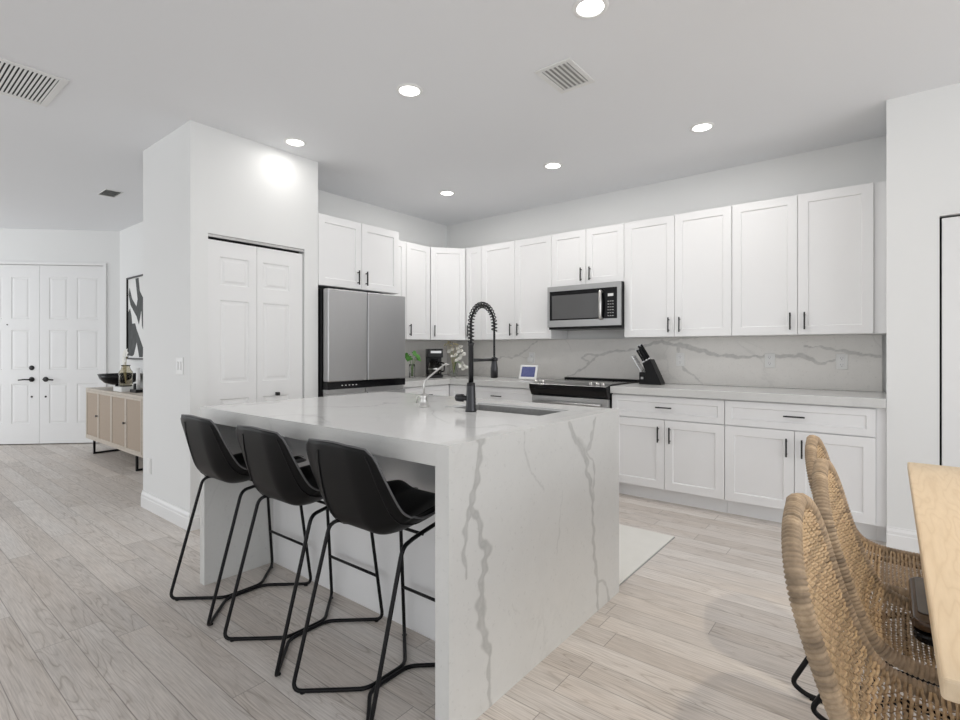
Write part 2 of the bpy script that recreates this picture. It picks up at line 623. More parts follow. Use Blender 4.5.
baseboard('baseboard_pantry', [(-3.658, 1.575), (-3.658, 1.464), (-4.515, 1.464)])
baseboard('baseboard_right', [(0.226, 4.032), (-0.016, 4.032)])
baseboard('baseboard_foyer', [(-4.515, 2.26), (-7.79, 2.26)])
o = box(-0.17, -0.01, -0.016, 0, 0, 0.12).build('baseboard_entry', M['trim'], loc=EC, rotz=ER)
struct(o, 'short white baseboard beside the entrance doors', 'baseboard')

# ------------------------------------------------------------------ panelled doors
def panel_door(name, wd, h, t, rects, parent=None, mat=None, loc=(0, 0, 0), rotz=0.0, depth=0.006):
    """local: x 0..wd, z 0..h, front face y=0 looking to -y; rects = raised panels with sunk surround"""
    mb = MB()
    xs = sorted({0, wd} | {r[0] for r in rects} | {r[1] for r in rects})
    zs = sorted({0, h} | {r[2] for r in rects} | {r[3] for r in rects})
    def inside(x, z):
        for r in rects:
            if r[0] <= x <= r[1] and r[2] <= z <= r[3]:
                return True
        return False
    for i in range(len(xs) - 1):
        for j in range(len(zs) - 1):
            if not inside((xs[i] + xs[i + 1]) / 2, (zs[j] + zs[j + 1]) / 2):
                mb.add([(xs[i], 0, zs[j]), (xs[i + 1], 0, zs[j]), (xs[i + 1], 0, zs[j + 1]), (xs[i], 0, zs[j + 1])], [(0, 1, 2, 3)])
    for (a, b, c, d) in rects:
        rings = []
        for ins, y in ((0, 0), (0.008, depth), (0.020, depth), (0.034, depth * 0.25)):
            rings.append([(a + ins, y, c + ins), (b - ins, y, c + ins), (b - ins, y, d - ins), (a + ins, y, d - ins)])
        vs = [q for r in rings for q in r]
        fs = [(k * 4 + i, k * 4 + (i + 1) % 4, k * 4 + 4 + (i + 1) % 4, k * 4 + 4 + i) for k in range(3) for i in range(4)]
        fs.append((12, 13, 14, 15))
        mb.add(vs, fs)
    mb.add([(0, 0, 0), (wd, 0, 0), (wd, 0, h), (0, 0, h), (0, t, 0), (wd, t, 0), (wd, t, h), (0, t, h)],
           [(4, 7, 6, 5), (0, 4, 5, 1), (3, 2, 6, 7), (0, 3, 7, 4), (1, 5, 6, 2)])
    return mb.build(name, mat or M['door'], parent, loc=loc, rotz=rotz, fix=False)

# entrance doors (8 ft, six panels each)
def entry_panels(wd):
    a, b = 0.112, wd / 2 - 0.052
    c, d = wd / 2 + 0.052, wd - 0.078
    return [(x0, x1, z0, z1) for x0, x1 in ((a, b), (c, d)) for z0, z1 in ((0.255, 0.765), (0.945, 1.455), (1.595, 2.13))]
def world_on_entry(s, y, z=0):
    return (EC[0] + s * math.cos(ER) - y * math.sin(ER), EC[1] + s * math.sin(ER) + y * math.cos(ER), z)
d1 = panel_door('door_1', 0.778, 2.284, 0.045, entry_panels(0.778), loc=world_on_entry(-0.975, 0.03, 0.012), rotz=ER)
d2 = panel_door('door_2', 0.752, 2.284, 0.045, [(0.757 - b - 0.005, 0.757 - a - 0.005, c, d) for a, b, c, d in entry_panels(0.757)], loc=world_on_entry(-1.731, 0.03, 0.012), rotz=ER)
struct(d1, 'right leaf of the white six panel entrance doors', 'door')
struct(d2, 'left leaf of the white six panel entrance doors with deadbolt', 'door')
def rose(x, z, r=0.032):
    return MB().lathe([(r, 0.0), (r, -0.008), (r * 0.8, -0.014), (r * 0.35, -0.016)], (x, 0, z), 20, 'y')
def lever(parent, x, z, sgn):
    m = rose(x, z)
    m.tube(round_path([(x, -0.01, z), (x, -0.055, z), (x + sgn * 0.05, -0.058, z + 0.002), (x + sgn * 0.12, -0.055, z - 0.006)], 0.012), 0.009, 8)
    h = m.build('door_handle', M['black_bar'], parent)
    h['label'] = 'black lever handle'
lever(d1, 0.075, 0.822, 1)
lever(d2, 0.752 - 0.085, 0.822, -1)
o = rose(0.752 - 0.085, 0.97, 0.030).build('deadbolt', M['black_bar'], d2)
MB().lathe([(0.012, 0), (0.012, -0.006)], (0.752 - 0.085, 0, 0.60), 12, 'y').build('door_bolt', M['black_bar'], d2)
MB().lathe([(0.012, 0), (0.012, -0.006)], (0.075, 0, 0.60), 12, 'y').build('door_bolt', M['black_bar'], d1)
MB().lathe([(0.008, 0), (0.008, -0.004)], (0.38, 0, 1.52), 12, 'y').build('peephole', M['black_bar'], d2)
# casing
w = MB()
w.box(-1.795, -1.735, -0.018, 0, 0, 2.30)
w.box(-0.19, -0.155, -0.018, 0, 0, 2.30)
w.box(-1.795, -0.155, -0.018, 0, 2.30, 2.335)
struct(w.build('trim_1', M['trim'], loc=EC, rotz=ER, bevel=0.004), 'white casing around the entrance doors', 'trim')

# pantry bifold doors (front faces +x)
zz = [(0.20, 0.85), (0.965, 1.55), (1.655, 1.855)]
p1 = panel_door('door_3', 0.353, 1.965, 0.03, [(0.085, 0.295, a, b) for a, b in zz], loc=(-3.675, 1.580, 0.012), rotz=PI / 2, depth=0.008)
p2 = panel_door('door_4', 0.378, 1.965, 0.03, [(0.045, 0.262, a, b) for a, b in zz], loc=(-3.675, 1.936, 0.012), rotz=PI / 2, depth=0.008)
struct(p1, 'left leaf of the white pantry bifold door', 'door')
struct(p2, 'right leaf of the white pantry bifold door with black knob', 'door')
o = box(-0.013, 0.013, -0.028, 0, -0.013, 0.013).build('door_knob', M['black_bar'], p2, bevel=0.003, loc=(0.157, 0, 0.862))
w = MB()
w.box(-3.70, -3.668, 1.578, 2.322, 1.994, 2.015)
struct(w.build('trim_2', M['steel_h']), 'metal bifold track above the pantry door', 'trim')
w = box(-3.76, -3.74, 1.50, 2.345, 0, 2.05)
struct(w.build('wall_closet_shade', M['dark']), 'dark sheet standing in for the shade behind the pantry doors', 'wall')  # black sheet in place of the shade inside the closet
# closet door in the right wall
d5 = box(0.240, 1.115, 4.055, 4.085, 0.01, 1.985).build('door_5', M['door'], bevel=0.002)
struct(d5, 'flat white closet door in the right wall', 'door')
struct(box(0.228, 1.12, 4.036, 4.10, 1.998, 2.012).build('trim_3', M['trim']), 'closet door head trim', 'trim')
struct(box(0.10, 1.2, 4.13, 4.148, 0, 2.05).build('wall_closet_gap_shade', M['dark']), 'dark sheet standing in for shade in the gap around the closet door', 'wall')  # black sheet painted as the shade seen past the door edges

# ------------------------------------------------------------------ ceiling fittings
def recessed(x, y, label, power=4.6):
    t = empty('recessed_light', (x, y, CE))
    tag(t, label, 'ceiling light', 'recessed lights over the kitchen')
    MB().lathe([(0.060, -0.001), (0.060, -0.006), (0.068, -0.007), (0.079, -0.004), (0.081, 0.0)], n=40, cap=False).build('trim_ring', M['white_plastic'], t)
    MB().lathe([(0.0005, -0.003), (0.060, -0.003), (0.060, -0.001)], n=40, cap=False).build('lens', M['lens'], t)
    d = bpy.data.lights.new('recessed_light_lamp', 'AREA')
    d.shape = 'DISK'
    d.size = 0.13
    d.energy = power
    d.color = (1.0, 0.97, 0.93)
    l = bpy.data.objects.new('recessed_light_lamp', d)
    COL.objects.link(l)
    l.location = (x, y, CE - 0.012)
    return t
recessed(-1.05, 2.105, 'round recessed ceiling light at the top edge of the photo, nearest and largest', 4.0)
recessed(-2.225, 2.11, 'lit recessed ceiling light above the island, between the square vent and the pantry light', 4.5)
recessed(-3.44, 2.105, 'lit recessed ceiling light close to the wall above the pantry door', 1.0)
recessed(-3.39, 3.718, 'smallest recessed ceiling light, nearest the back corner of the cabinets')
recessed(-2.195, 3.718, 'recessed ceiling light above the microwave, middle of the back row')
recessed(-1.013, 3.72, 'recessed ceiling light at the right end of the back row')

def vent(x0, x1, y0, y1, axis, pitch, label, fr=0.03, backm='duct', tilt=0.5, blade=None, slat_mat='vent'):
    cx, cy = (x0 + x1) / 2, (y0 + y1) / 2
    t = empty('ceiling_vent', (cx, cy, CE))
    tag(t, label, 'vent')
    hx, hy = (x1 - x0) / 2, (y1 - y0) / 2
    m = MB()
    m.box(-hx, hx, -hy, -hy + fr, -0.008, 0)
    m.box(-hx, hx, hy - fr, hy, -0.008, 0)
    m.box(-hx, -hx + fr, -hy + fr, hy - fr, -0.008, 0)
    m.box(hx - fr, hx, -hy + fr, hy - fr, -0.008, 0)
    m.build('frame', M['vent'], t, bevel=0.003)
    box(-hx + fr, hx - fr, -hy + fr, hy - fr, -0.0015, 0).build('duct_shade', M[backm], t)  # flat sheet coloured like the shade inside the duct
    bl = blade or pitch * 0.55
    if axis == 'x':
        n = int((2 * hy - 2 * fr) / pitch)
        for k in range(n):
            y = -hy + fr + (k + 0.5) * (2 * hy - 2 * fr) / n
            a = tilt
            m = MB().add([(-hx + fr, y - bl / 2, -0.002), (hx - fr, y - bl / 2, -0.002), (hx - fr, y + bl / 2, -0.002 - bl * a), (-hx + fr, y + bl / 2, -0.002 - bl * a),
                          (-hx + fr, y - bl / 2, -0.0008), (hx - fr, y - bl / 2, -0.0008), (hx - fr, y + bl / 2, -0.0008 - bl * a), (-hx + fr, y + bl / 2, -0.0008 - bl * a)],
                         [(0, 1, 2, 3), (7, 6, 5, 4), (0, 4, 5, 1), (1, 5, 6, 2), (2, 6, 7, 3), (3, 7, 4, 0)])
            m.build('slat', M[slat_mat], t)
    else:
        n = int((2 * hx - 2 * fr) / pitch)
        for k in range(n):
            x = -hx + fr + (k + 0.5) * (2 * hx - 2 * fr) / n
            a = tilt
            m = MB().add([(x - bl / 2, -hy + fr, -0.002), (x - bl / 2, hy - fr, -0.002), (x + bl / 2, hy - fr, -0.002 - bl * a), (x + bl / 2, -hy + fr, -0.002 - bl * a),
                          (x - bl / 2, -hy + fr, -0.0008), (x - bl / 2, hy - fr, -0.0008), (x + bl / 2, hy - fr, -0.0008 - bl * a), (x + bl / 2, -hy + fr, -0.0008 - bl * a)],
                         [(0, 1, 2, 3), (7, 6, 5, 4), (0, 4, 5, 1), (1, 5, 6, 2), (2, 6, 7, 3), (3, 7, 4, 0)])
            m.build('slat', M[slat_mat], t)
    return t
vent(-4.16, -3.655, 0.19, 0.815, 'x', 0.0185, 'large slatted return air grille in the ceiling at the upper left', 0.035, 'dark', 0.3)
vent(-1.535, -1.315, 2.395, 2.70, 'y', 0.024, 'small white supply vent in the ceiling between the recessed lights', 0.028, 'duct', 0.3, 0.0175)
vent(-6.10, -5.84, 1.58, 1.725, 'y', 0.022, 'small dark slatted vent in the foyer ceiling', 0.008, 'dark', 0.4)

# ------------------------------------------------------------------ cabinets
def shaker(name, wd, h, parent, loc=(0, 0, 0), rail=0.062, t=0.019, rec=0.008):
    mb = MB()
    g = 0.0016
    x0, x1, z0, z1 = g, wd - g, g, h - g
    rings = [[(x0, 0.0015, z0), (x1, 0.0015, z0), (x1, 0.0015, z1), (x0, 0.0015, z1)],
             [(x0 + 0.0015, 0, z0 + 0.0015), (x1 - 0.0015, 0, z0 + 0.0015), (x1 - 0.0015, 0, z1 - 0.0015), (x0 + 0.0015, 0, z1 - 0.0015)],
             [(x0 + rail, 0, z0 + rail), (x1 - rail, 0, z0 + rail), (x1 - rail, 0, z1 - rail), (x0 + rail, 0, z1 - rail)],
             [(x0 + rail + 0.005, rec, z0 + rail + 0.005), (x1 - rail - 0.005, rec, z0 + rail + 0.005), (x1 - rail - 0.005, rec, z1 - rail - 0.005), (x0 + rail + 0.005, rec, z1 - rail - 0.005)]]
    back = [(x0, t, z0), (x1, t, z0), (x1, t, z1), (x0, t, z1)]
    vs = [q for r in rings for q in r] + back
    fs = [(k * 4 + i, k * 4 + (i + 1) % 4, k * 4 + 4 + (i + 1) % 4, k * 4 + 4 + i) for k in range(3) for i in range(4)]
    fs += [(12, 13, 14, 15), (19, 18, 17, 16)] + [(i, 16 + i, 16 + (i + 1) % 4, (i + 1) % 4) for i in range(4)]
    mb.add(vs, fs)
    return mb.build(name, M['cabinet'], parent, loc=loc, fix=False)

def bar(parent, x, z, vert=True, ln=0.125):
    m = MB()
    h = ln / 2
    if vert:
        m.box(x - 0.005, x + 0.005, -0.032, -0.022, z - h, z + h)
        for s in (-1, 1):
            m.box(x - 0.004, x + 0.004, -0.024, 0, z + s * (h - 0.018) - 0.004, z + s * (h - 0.018) + 0.004)
    else:
        m.box(x - h, x + h, -0.032, -0.022, z - 0.005, z + 0.005)
        for s in (-1, 1):
            m.box(x + s * (h - 0.018) - 0.004, x + s * (h - 0.018) + 0.004, -0.024, 0, z - 0.004, z + 0.004)
    o = m.build('handle', M['black_bar'], parent, bevel=0.0015)
    o['label'] = 'slim black bar handle'
    return o

UZ0, UZ1 = 1.321, 2.345
def wall_cab(origin, rotz, wd, z0, z1, dep, doors, label, group='white wall cabinets'):
    """origin: left end of the front face (door face); doors: list of (x0, x1, handle side)"""
    t = empty('wall_cabinet', (origin[0], origin[1], z0), rotz)
    tag(t, label, 'wall cabinet', group)
    h = z1 - z0
    box(0.0008, wd - 0.0008, 0.021, dep, 0, h).build('cabinet_body', M['cabinet'], t)
    for x0, x1, side in doors:
        d = shaker('door', x1 - x0, h, t, (x0, 0, 0))
        if side == 'L':
            bar(d, 0.045, 0.10)
        elif side == 'R':
            bar(d, x1 - x0 - 0.045, 0.10)
    return t
BY = 4.37
wd2 = 0.883
wall_cab((-0.967, BY), 0, 0.883, UZ0, UZ1, 0.32, [(0, 0.441, 'R'), (0.441, 0.883, 'L')], 'white two door wall cabinet at the right end beside the white wall')
wall_cab((-1.851, BY), 0, 0.883, UZ0, UZ1, 0.32, [(0, 0.441, 'R'), (0.441, 0.883, 'L')], 'white two door wall cabinet immediately right of the microwave')
wall_cab((-2.600, BY), 0, 0.748, 1.822, UZ1, 0.32, [(0, 0.374, 'R'), (0.374, 0.748, 'L')], 'short white two door cabinet directly above the microwave')
wall_cab((-3.475, BY), 0, 0.874, UZ0, UZ1, 0.32, [(0, 0.437, 'R'), (0.437, 0.874, 'L')], 'white two door wall cabinet immediately left of the microwave')
wall_cab((-3.700, BY), 0, 0.224, UZ0, UZ1, 0.32, [(0, 0.224, 'L')], 'narrow one door wall cabinet just right of the corner cabinet')
o = MB().prism([(-0.083, BY + 0.022), (-0.0175, BY + 0.022), (-0.0175, 4.69), (-0.083, 4.69)], UZ0, UZ1).build('filler_panel', M['cabinet'])
tag(o, 'narrow white filler between the last wall cabinet and right wall', 'filler panel')
# left wall run (front faces +x); local x -> +y
wall_cab((-3.95, 3.70), PI / 2, 0.358, UZ0, UZ1, 0.32, [(0, 0.358, 'L')], 'white one door wall cabinet between refrigerator cabinet and corner cabinet')
wall_cab((-3.95, 3.345), PI / 2, 0.353, UZ0 + 0.0, UZ1, 0.32, [(0, 0.353, None)], 'white wall cabinet mostly hidden behind the refrigerator')
wall_cab((-3.658, 2.448), PI / 2, 0.884, 1.745, 2.335, 0.60, [(0, 0.442, 'R'), (0.442, 0.884, 'L')], 'deep white two door cabinet above the refrigerator')
# diagonal corner cabinet
cx0, cy0, cx1, cy1 = -3.948, 4.060, -3.702, 4.368
ang = math.atan2(cy1 - cy0, cx1 - cx0)
cw = math.hypot(cx1 - cx0, cy1 - cy0)
t = empty('corner_cabinet', (cx0, cy0, UZ0), ang)
tag(t, 'white diagonal one door wall cabinet in the kitchen corner', 'wall cabinet')
shaker('door', cw, UZ1 - UZ0, t)
def to_local(x, y):
    dx, dy = x - cx0, y - cy0
    return (dx * math.cos(ang) + dy * math.sin(ang), -dx * math.sin(ang) + dy * math.cos(ang))
pts = [(cx0, cy0), (cx1, cy1), (cx1, 4.69), (-4.27, 4.69), (-4.27, cy0)]
lp = [to_local(*q) for q in pts]
lp[0] = (0.004, 0.021); lp[1] = (cw - 0.004, 0.021)
MB().prism(lp, 0, UZ1 - UZ0).build('cabinet_body', M['cabinet'], t)
bpy.context.view_layer.update()
dd = [c for c in t.children if c.name.startswith('door')][0]
bar(dd, 0.045, 0.10)

# base cabinets
CT, CB = 0.908, 0.850
BF = 4.038
def base_cab(origin, rotz, wd, dep, label, fronts, group='white base cabinets', toe=True):
    t = empty('base_cabinet', (origin[0], origin[1], 0), rotz)
    tag(t, label, 'base cabinet', group)
    box(0.0008, wd - 0.0008, 0.021, dep, 0.105, CB - 0.001).build('cabinet_body', M['cabinet'], t)
    if toe:
        box(0.0008, wd - 0.0008, 0.075, dep, 0, 0.105).build('toe_kick', M['cabinet'], t)
    for kind, x0, x1, z0, z1, side in fronts:
        d = shaker(kind, x1 - x0, z1 - z0, t, (x0, 0, z0), rail=0.045 if kind == 'drawer' else 0.062)
        if kind == 'drawer':
            bar(d, (x1 - x0) / 2, (z1 - z0) / 2 + 0.005, False)
        elif side == 'R':
            bar(d, x1 - x0 - 0.045, z1 - z0 - 0.115)
        elif side == 'L':
            bar(d, 0.045, z1 - z0 - 0.115)
    return t
def two(wd):
    return [('drawer', 0, wd, 0.663, 0.842, None), ('door', 0, wd / 2, 0.112, 0.659, 'R'), ('door', wd / 2, wd, 0.112, 0.659, 'L')]
base_cab((-0.942, BF), 0, 0.875, 0.652, 'white base cabinet with wide drawer nearest the right wall, behind the rattan chairs', two(0.875))
base_cab((-1.819, BF), 0, 0.876, 0.652, 'white base cabinet with one drawer and two doors, immediately right of the range', two(0.876))
o = MB().box(-0.0665, -0.0175, BF + 0.020, 4.69, 0.105, CB - 0.001).box(-0.0665, -0.0175, BF + 0.075, 4.69, 0, 0.105).build('filler_panel', M['cabinet'])
tag(o, 'narrow white filler between the last base cabinet and right wall', 'filler panel')
base_cab((-3.646, BF), 0, 1.041, 0.652, 'white base cabinet left of the range, its drawer seen past the faucet',
         [('door', 0.0, 0.226, 0.112, 0.842, None), ('drawer', 0.226, 1.041, 0.663, 0.842, None), ('door', 0.226, 0.6335, 0.112, 0.659, 'R'), ('door', 0.6335, 1.041, 0.112, 0.659, 'L')])
base_cab((-3.648, 3.34), PI / 2, 0.699, 0.62, 'white base cabinet beside the refrigerator below the plant',
         [('drawer', 0, 0.699, 0.663, 0.842, None), ('door', 0, 0.699, 0.112, 0.659, 'R')])

# worktops
def slab_L():
    m = MB()
    m.prism([(-4.281, 3.335), (-3.62, 3.335), (-3.62, 4.01), (-2.606, 4.01), (-2.606, 4.67), (-4.281, 4.67)], CB, CT)
    return m
o = slab_L().build('countertop', M['quartz_counter'], bevel=0.003)
tag(o, 'pale quartz corner worktop left of the range', 'countertop')
o = box(-1.822, -0.018, 4.01, 4.67, CB, CT).build('countertop', M['quartz_counter'], bevel=0.003)
tag(o, 'pale quartz worktop right of the range running to the right wall', 'countertop')

# ------------------------------------------------------------------ slabs with drawn veins
def vein_field(P, Q, lines):
    """distance based vein strength; lines: list of (points, half width, strength)"""
    out = np.zeros(P.shape)
    nx = 0.005 * np.sin(P * 31 + 3 * np.sin(Q * 17)) + 0.003 * np.sin(Q * 83 + P * 40) + 0.002 * np.sin(P * 140 - Q * 60)
    ny = 0.005 * np.sin(Q * 29 + 2 * np.sin(P * 23)) + 0.003 * np.sin(P * 77 - Q * 31) + 0.002 * np.sin(Q * 150 + P * 50)
    A, B = P + nx, Q + ny
    for pts, hw, st in lines:
        for k in range(len(pts) - 1):
            a, b = np.array(pts[k][:2], float), np.array(pts[k + 1][:2], float)
            h0 = pts[k][2] if len(pts[k]) > 2 else hw
            h1 = pts[k + 1][2] if len(pts[k + 1]) > 2 else hw
            d = b - a
            tt = np.clip(((A - a[0]) * d[0] + (B - a[1]) * d[1]) / (d @ d), 0, 1)
            dist = np.hypot(A - a[0] - tt * d[0], B - a[1] - tt * d[1])
            hh = h0 + (h1 - h0) * tt
            hh = hh * 0.62 * (1 + 0.35 * np.sin(A * 57 + B * 91))
            edge = np.clip((np.abs(dist) / hh), 0, 3)
            v = np.where(edge < 1, 0.72 + 0.28 * edge, np.clip(1 - (edge - 1) / 0.8, 0, 1))
            out = np.maximum(out, v * st)
    return out

def slab_with_veins(name, mat, plane, c0, c1, a0, a1, z0, z1, step, lines, parent=None):
    """plane 'x': face at x=c1, in (y,z);  plane 'y': face at y=c0, in (x,z)"""
    na, nz = int((a1 - a0) / step) + 1, int((z1 - z0) / step) + 1
    a = np.linspace(a0, a1, na)
    z = np.linspace(z0, z1, nz)
    Ag, Zg = np.meshgrid(a, z)
    f = vein_field(Ag, Zg, lines)
    if plane == 'x':
        V = np.stack([np.full(Ag.size, c1), Ag.ravel(), Zg.ravel()], 1)
        bk = [(c0, a0, z0), (c0, a1, z0), (c0, a1, z1), (c0, a0, z1), (c1, a0, z0), (c1, a1, z0), (c1, a1, z1), (c1, a0, z1)]
    else:
        V = np.stack([Ag.ravel(), np.full(Ag.size, c0), Zg.ravel()], 1)
        bk = [(a0, c1, z0), (a1, c1, z0), (a1, c1, z1), (a0, c1, z1), (a0, c0, z0), (a1, c0, z0), (a1, c0, z1), (a0, c0, z1)]
    I = np.arange(na * nz).reshape(nz, na)
    F = np.stack([I[:-1, :-1].ravel(), I[:-1, 1:].ravel(), I[1:, 1:].ravel(), I[1:, :-1].ravel()], 1)
    nv = len(V)
    V = np.concatenate([V, np.array(bk)])
    extra = [(3, 2, 1, 0), (0, 1, 5, 4), (1, 2, 6, 5), (2, 3, 7, 6), (3, 0, 4, 7)]
    me = bpy.data.meshes.new(name)
    me.from_pydata(V.tolist(), [], F.tolist() + [tuple(nv + i for i in q) for q in extra])
    at = me.attributes.new('vein', 'FLOAT', 'POINT')
    at.data.foreach_set('value', np.concatenate([f.ravel(), np.zeros(8)]).astype(np.float32))
    me.materials.append(mat)
    me.update()
    o = bpy.data.objects.new(name, me)
    COL.objects.link(o)
    if parent:
        o.parent = parent
    return o

# backsplash
bl = [([(-1.85, 1.215, .012), (-1.72, 1.265), (-1.62, 1.285, .02), (-1.50, 1.255, .016), (-1.38, 1.235, .026), (-1.28, 1.20, .020), (-1.12, 1.165), (-0.98, 1.15, .014), (-0.84, 1.16, .010), (-0.70, 1.16, .014), (-0.56, 1.17, .018), (-0.45, 1.12, .016), (-0.38, 1.105, .010), (-0.30, 1.15, .006)], 0.012, 0.95),
      ([(-1.47, 1.235, .014), (-1.47, 1.12, .010), (-1.42, 1.03, .007), (-1.30, 0.95, .006), (-1.27, 0.905, .005)], 0.008, 0.8),
      ([(-0.52, 1.235, .005), (-0.36, 1.225, .009), (-0.22, 1.185, .012), (-0.05, 1.165, .012)], 0.008, 0.9),
      ([(-1.85, 1.215, .010), (-2.05, 1.20, .010), (-2.25, 1.16, .014), (-2.32, 1.10, .014), (-2.40, 1.03, .010), (-2.52, 0.96, .007), (-2.62, 0.93, .005)], 0.010, 0.9),
      ([(-2.25, 1.16, .008), (-2.36, 1.17, .010), (-2.42, 1.13, .007), (-2.32, 1.09, .006)], 0.007, 0.75),
      ([(-2.95, 1.31, .006), (-3.08, 1.22, .008), (-3.2, 1.15, .010), (-3.32, 1.12, .010), (-3.42, 1.14, .006), (-3.6, 1.05, .004)], 0.007, 0.7),
      ([(-3.2, 1.15, .006), (-3.02, 1.10, .006), (-2.9, 1.05, .004)], 0.005, 0.6),
      ([(-1.62, 1.285, .010), (-1.45, 1.31, .010), (-1.3, 1.33, .008)], 0.008, 0.7)]
o = slab_with_veins('backsplash', M['quartz_splash'], 'y', 4.672, 4.699, -4.281, -0.042, CT + 0.001, UZ0 - 0.001, 0.007, bl)
tag(o, 'grey veined quartz backsplash behind the range and long worktop', 'backsplash')
o = slab_with_veins('backsplash', M['quartz_splash'], 'x', -4.282, -4.262, 3.34, 4.671, CT + 0.001, UZ0 - 0.001, 0.02, [])
tag(o, 'short plain quartz backsplash behind the plant and coffee maker', 'backsplash')

# ------------------------------------------------------------------ island
isl = empty('kitchen_island', (-1.92, 1.8, 0))
tag(isl, 'large kitchen island with white quartz waterfall ends and sink', 'kitchen island')
IO = Vector((-1.92, 1.8, 0))
def ibox(x0, x1, y0, y1, z0, z1):
    return box(x0 - IO.x, x1 - IO.x, y0 - IO.y, y1 - IO.y, z0, z1)
IX0, IX1, IY0, IY1, IZ = -2.795, -1.056, 1.166, 2.432, 0.914
# counter slab with the sink cut out
sx0, sx1, sy0, sy1 = -1.80, -1.235, 1.965, 2.235
m = MB()
def ring_slab(z0, z1):
    o4 = [(IX0, IY0 + 0.0045), (IX1 - 0.0575, IY0 + 0.0045), (IX1 - 0.0575, IY1), (IX0, IY1)]
    g_ = 0.0105
    i4 = [(sx0 - g_, sy0 - g_), (sx1 + g_, sy0 - g_), (sx1 + g_, sy1 + g_), (sx0 - g_, sy1 + g_)]
    vs = [(x - IO.x, y - IO.y, z) for z in (z0, z1) for x, y in o4 + i4]
    fs = []
    for i in range(4):
        j = (i + 1) % 4
        fs.append((8 + i, 8 + j, 12 + j, 12 + i))
        fs.append((i, 4 + i, 4 + j, j))
        fs.append((i, j, 8 + j, 8 + i))
        fs.append((4 + i, 12 + i, 12 + j, 4 + j))
    m.add(vs, fs)
ring_slab(IZ - 0.030, IZ)
m.build('countertop', M['quartz_top'], isl)
m = ibox(IX0, IX1 - 0.0578, IY0, IY0 + 0.0042, IZ - 0.0300, IZ)
q = ibox(IX0, IX1 - 0.0578, IY0, IY0 + 0.03, IZ - 0.070, IZ - 0.0301)
m.add(q.v, q.f)
q = ibox(IX0, IX1 - 0.0578, IY0 + 0.03, 1.542, IZ - 0.045, IZ - 0.0302)
m.add(q.v, q.f)
m.build('apron', M['quartz_fall_shaded'], isl)  # darker copy of the top quartz, front edge shade in its colour
wl = [([(1.322, .915, .020), (1.315, .86, .016), (1.295, .77, .013), (1.272, .70, .016), (1.300, .665, .020), (1.325, .61, .012), (1.335, .565, .020), (1.352, .535, .026), (1.345, .48, .018), (1.320, .42, .016), (1.325, .34, .024), (1.345, .26, .022), (1.365, .19, .014), (1.372, .10, .010), (1.372, .0, .010)], 0.014, 0.95),
      ([(1.275, .71, .014), (1.245, .655, .010), (1.238, .58, .012), (1.245, .52, .009), (1.250, .48, .003)], 0.010, 0.9),
      ([(1.925, .905, .014), (1.955, .845, .016), (2.02, .79, .018), (2.06, .76, .022), (2.085, .71, .020), (2.075, .66, .016), (2.115, .61, .018), (2.135, .55, .014), (2.140, .44, .012), (2.150, .34, .012), (2.165, .26, .015), (2.175, .17, .014), (2.195, .115, .013), (2.19, .0, .010)], 0.014, 0.9),
      ([(2.165, .90, .008), (2.150, .85, .014), (2.120, .80, .014), (2.085, .76, .012)], 0.010, 0.85),
      ([(2.09, .75, .008), (2.150, .70, .008), (2.165, .64, .010), (2.150, .58, .008), (2.14, .52, .006)], 0.008, 0.8),
      ([(2.195, .13, .008), (2.25, .11, .008), (2.30, .05, .010), (2.31, .0, .008)], 0.008, 0.8),
      ([(1.58, .90, .004), (1.60, .80, .005), (1.66, .72, .004), (1.72, .66, .003)], 0.004, 0.55),
      ([(1.86, .62, .003), (1.84, .48, .004), (1.82, .38, .003)], 0.003, 0.4),
      ([(1.50, .30, .003), (1.56, .24, .004)], 0.003, 0.4)]
o = slab_with_veins('waterfall_panel', M['quartz_fall_shaded'], 'x', IX1 - 0.0575, IX1, IY0, IY1, 0, IZ, 0.0045, wl, isl)
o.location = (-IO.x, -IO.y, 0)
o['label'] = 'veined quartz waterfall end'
ibox(IX0, IX0 + 0.05, IY0, IY1, 0, IZ - 0.0705).build('waterfall_panel', M['quartz_fall_shaded'], isl)
ibox(IX0 + 0.051, IX1 - 0.0585, 1.542, 2.30, 0, 0.60).build('island_base', M['cabinet'], isl)
m = ibox(IX0 + 0.051, IX1 - 0.0585, 1.542, 1.60, 0.60, 0.868)
q = ibox(IX0 + 0.051, sx0 - 0.02, 1.60, 2.395, 0.60, 0.868)
m.add(q.v, q.f)
q = ibox(sx1 + 0.02, IX1 - 0.0585, 1.60, 2.395, 0.60, 0.868)
m.add(q.v, q.f)
m.build('back_panel', M['cabinet'], isl)
# sink bowl
m = MB()
def sb(*a):
    q = ibox(*a)
    m.add(q.v, q.f)
sb(sx0 - 0.01, sx0, sy0 - 0.01, sy1 + 0.01, 0.66, 0.903)
sb(sx1, sx1 + 0.01, sy0 - 0.01, sy1 + 0.01, 0.66, 0.903)
sb(sx0, sx1, sy0 - 0.01, sy0, 0.66, 0.903)
sb(sx0, sx1, sy1, sy1 + 0.01, 0.66, 0.903)
sb(sx0 - 0.01, sx1 + 0.01, sy0 - 0.01, sy1 + 0.01, 0.65, 0.66)
o = m.build('sink_basin', M['sink'], isl)
o['label'] = 'grey undermount sink basin'

